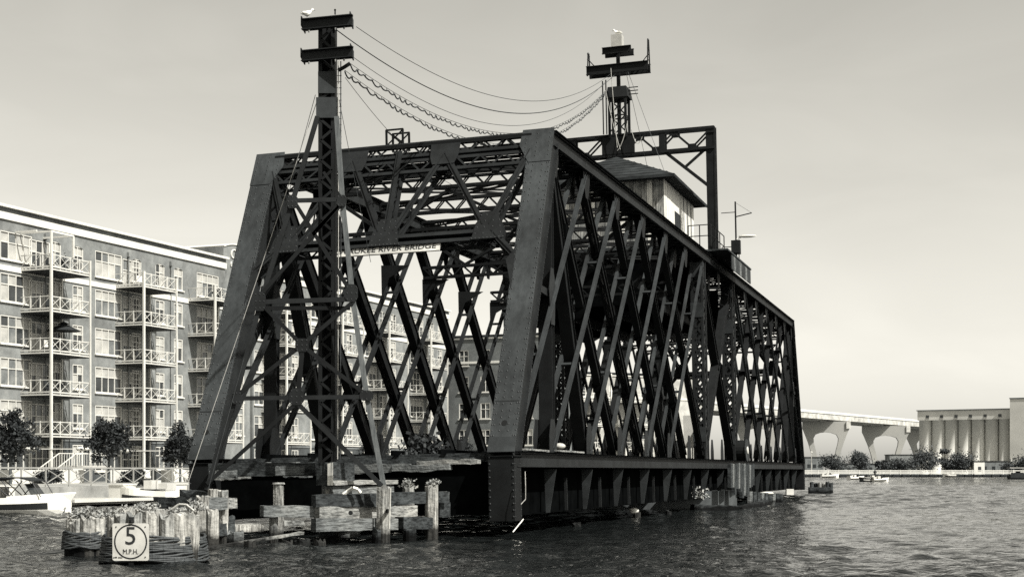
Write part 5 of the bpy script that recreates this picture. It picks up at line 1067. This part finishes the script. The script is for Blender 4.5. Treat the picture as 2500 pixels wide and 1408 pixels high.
def pier_frame(xc, D, sc):
    prof_out = [(-13.5, 0), (13.5, 0), (13.5, -2.6), (12.2, -4.6), (10.2, -8.0), (8.4, -12.0), (7.2, -16.0), (6.6, -20.5), (3.9, -20.5), (4.6, -15.5), (5.8, -11.0), (7.0, -8.0), (7.2, -6.3), (6.0, -4.9), (3, -4.2), (0, -4.0), (-3, -4.2), (-6.0, -4.9), (-7.2, -6.3), (-7.0, -8.0), (-5.8, -11.0), (-4.6, -15.5), (-3.9, -20.5), (-6.6, -20.5), (-7.2, -16.0), (-8.4, -12.0), (-10.2, -8.0), (-12.2, -4.6), (-13.5, -2.6)]
    c = px(xc, HZ, D); c.z = 20.4; ex = V((math.cos(-.14), math.sin(-.14), 0)); ey = V((-ex.y, ex.x, 0))
    pts = [c+ex*a*sc+zz*b for a, b in prof_out]; return MB().prism([p-ey*1.6 for p in pts], ey*3.2).build('pier_frame', CV, via)
for xc, D in ((2016, 575), (2162, 630), (2268, 690), (1850, 520)):
    sc = (112/2/F*D)/13.5; pier_frame(xc, D, sc)
    c = px(xc+54, HZ, D-2); c.z = 20.4-1.4; MB().box(c, (1.6, 2.5, 2.6)).build('bearing_block', CONC, via)
# boats out on the water
far = ((2026, 63, 3.0, 'white motorboat farthest left near the sea wall', 1, 0), (2090, 68, 2.9, 'white motorboat with low cabin left of the dark boat', 1, .3), (2318, 62, 2.2, 'small white boat in front of the conifer', 0, 2.9))
for x, y_, L_, lab, tp, yw in far:
    D = F*H/(1163+(y_-60)-HZ); D = min(D, 420); p = px(x, HZ, D); p.z = 0; boat('motorboat', lab, p, yw, L_*D/260, 1.9*D/330, .75*D/330, top=False, grp='boats on the open water')
D = 250; p = px(2122, HZ, D); p.z = 0; boat('fishing_boat', 'dark open fishing boat with a helmsman seen on the open water', p, math.pi+.15, 3.4, 1.5, .7, top=False, dark=True, grp='boats on the open water')
p2 = px(2150, HZ, D-1); p2.z = 0; boat('motorboat', 'white motorboat lying just right of the dark fishing boat', p2, .1, 2.6, 1.3, .6, top=False, grp='boats on the open water')
def person(c, h, label, rz=0.0):
    c = V(c); R = Matrix.Rotation(rz, 3, 'Z'); t = thing('person', label, 'person', c); n = 8; k = h/1.75
    prof = [(0, .10, .08), (.45, .13, .10), (.85, .17, .13), (1.1, .16, .12), (1.35, .20, .13), (1.45, .16, .10), (1.5, .06, .06), (1.54, .065, .07), (1.62, .09, .10), (1.70, .085, .095), (1.76, .03, .03)]
    MB().loft([[c+R@V((math.cos(2*math.pi*i/n)*a*k, math.sin(2*math.pi*i/n)*b*k, z*k)) for i in range(n)] for z, a, b in prof]).build('body', DARK, t, True)
    for s_ in (-1, 1): MB().cyl(c+R@V((s_*.2*k, 0, 1.4*k)), c+R@V((s_*.3*k, -.1*k, 1.1*k)), .05*k, .04*k, 6).cyl(c+R@V((s_*.3*k, -.1*k, 1.1*k)), c+R@V((s_*.15*k, -.32*k, 1.05*k)), .04*k, .035*k, 6).build('arm', DARK, t)
pp = px(2136, HZ, D); pp.z = .5; person(pp, 1.6, 'person in dark clothes standing at the helm of the dark fishing boat')
pt_ = thing('pontoon_boat', 'dark pontoon boat with a pale flat canopy at the right edge', 'boat', px(2490, HZ, 330)-zz*H)
c = px(2492, HZ, 330); c.z = 0; MB().box(c+zz*.55, (5.2, 2.4, .5)).build('deck', DARK, pt_); [MB().cyl(c+V((-2.6, y, .15)), c+V((2.6, y, .15)), .3, n=10).build('float', STEEL_LIGHT, pt_) for y in (-.8, .8)]
for x in (-2.2, 2.2):
    for y in (-1, 1): MB().cyl(c+V((x, y, .8)), c+V((x, y, 2.4)), .05, n=5).build('canopy_post', STEEL, pt_)
MB().box(c+zz*2.45, (5.4, 2.6, .12)).build('canopy', WHITE, pt_); MB().box(c+V((0, -1.15, 1.05)), (5.0, .08, .6)).build('side_panel', DARK, pt_); MB().box(c+V((-.6, 0, 1.3)), (.8, .8, .9)).build('console', STEEL, pt_)
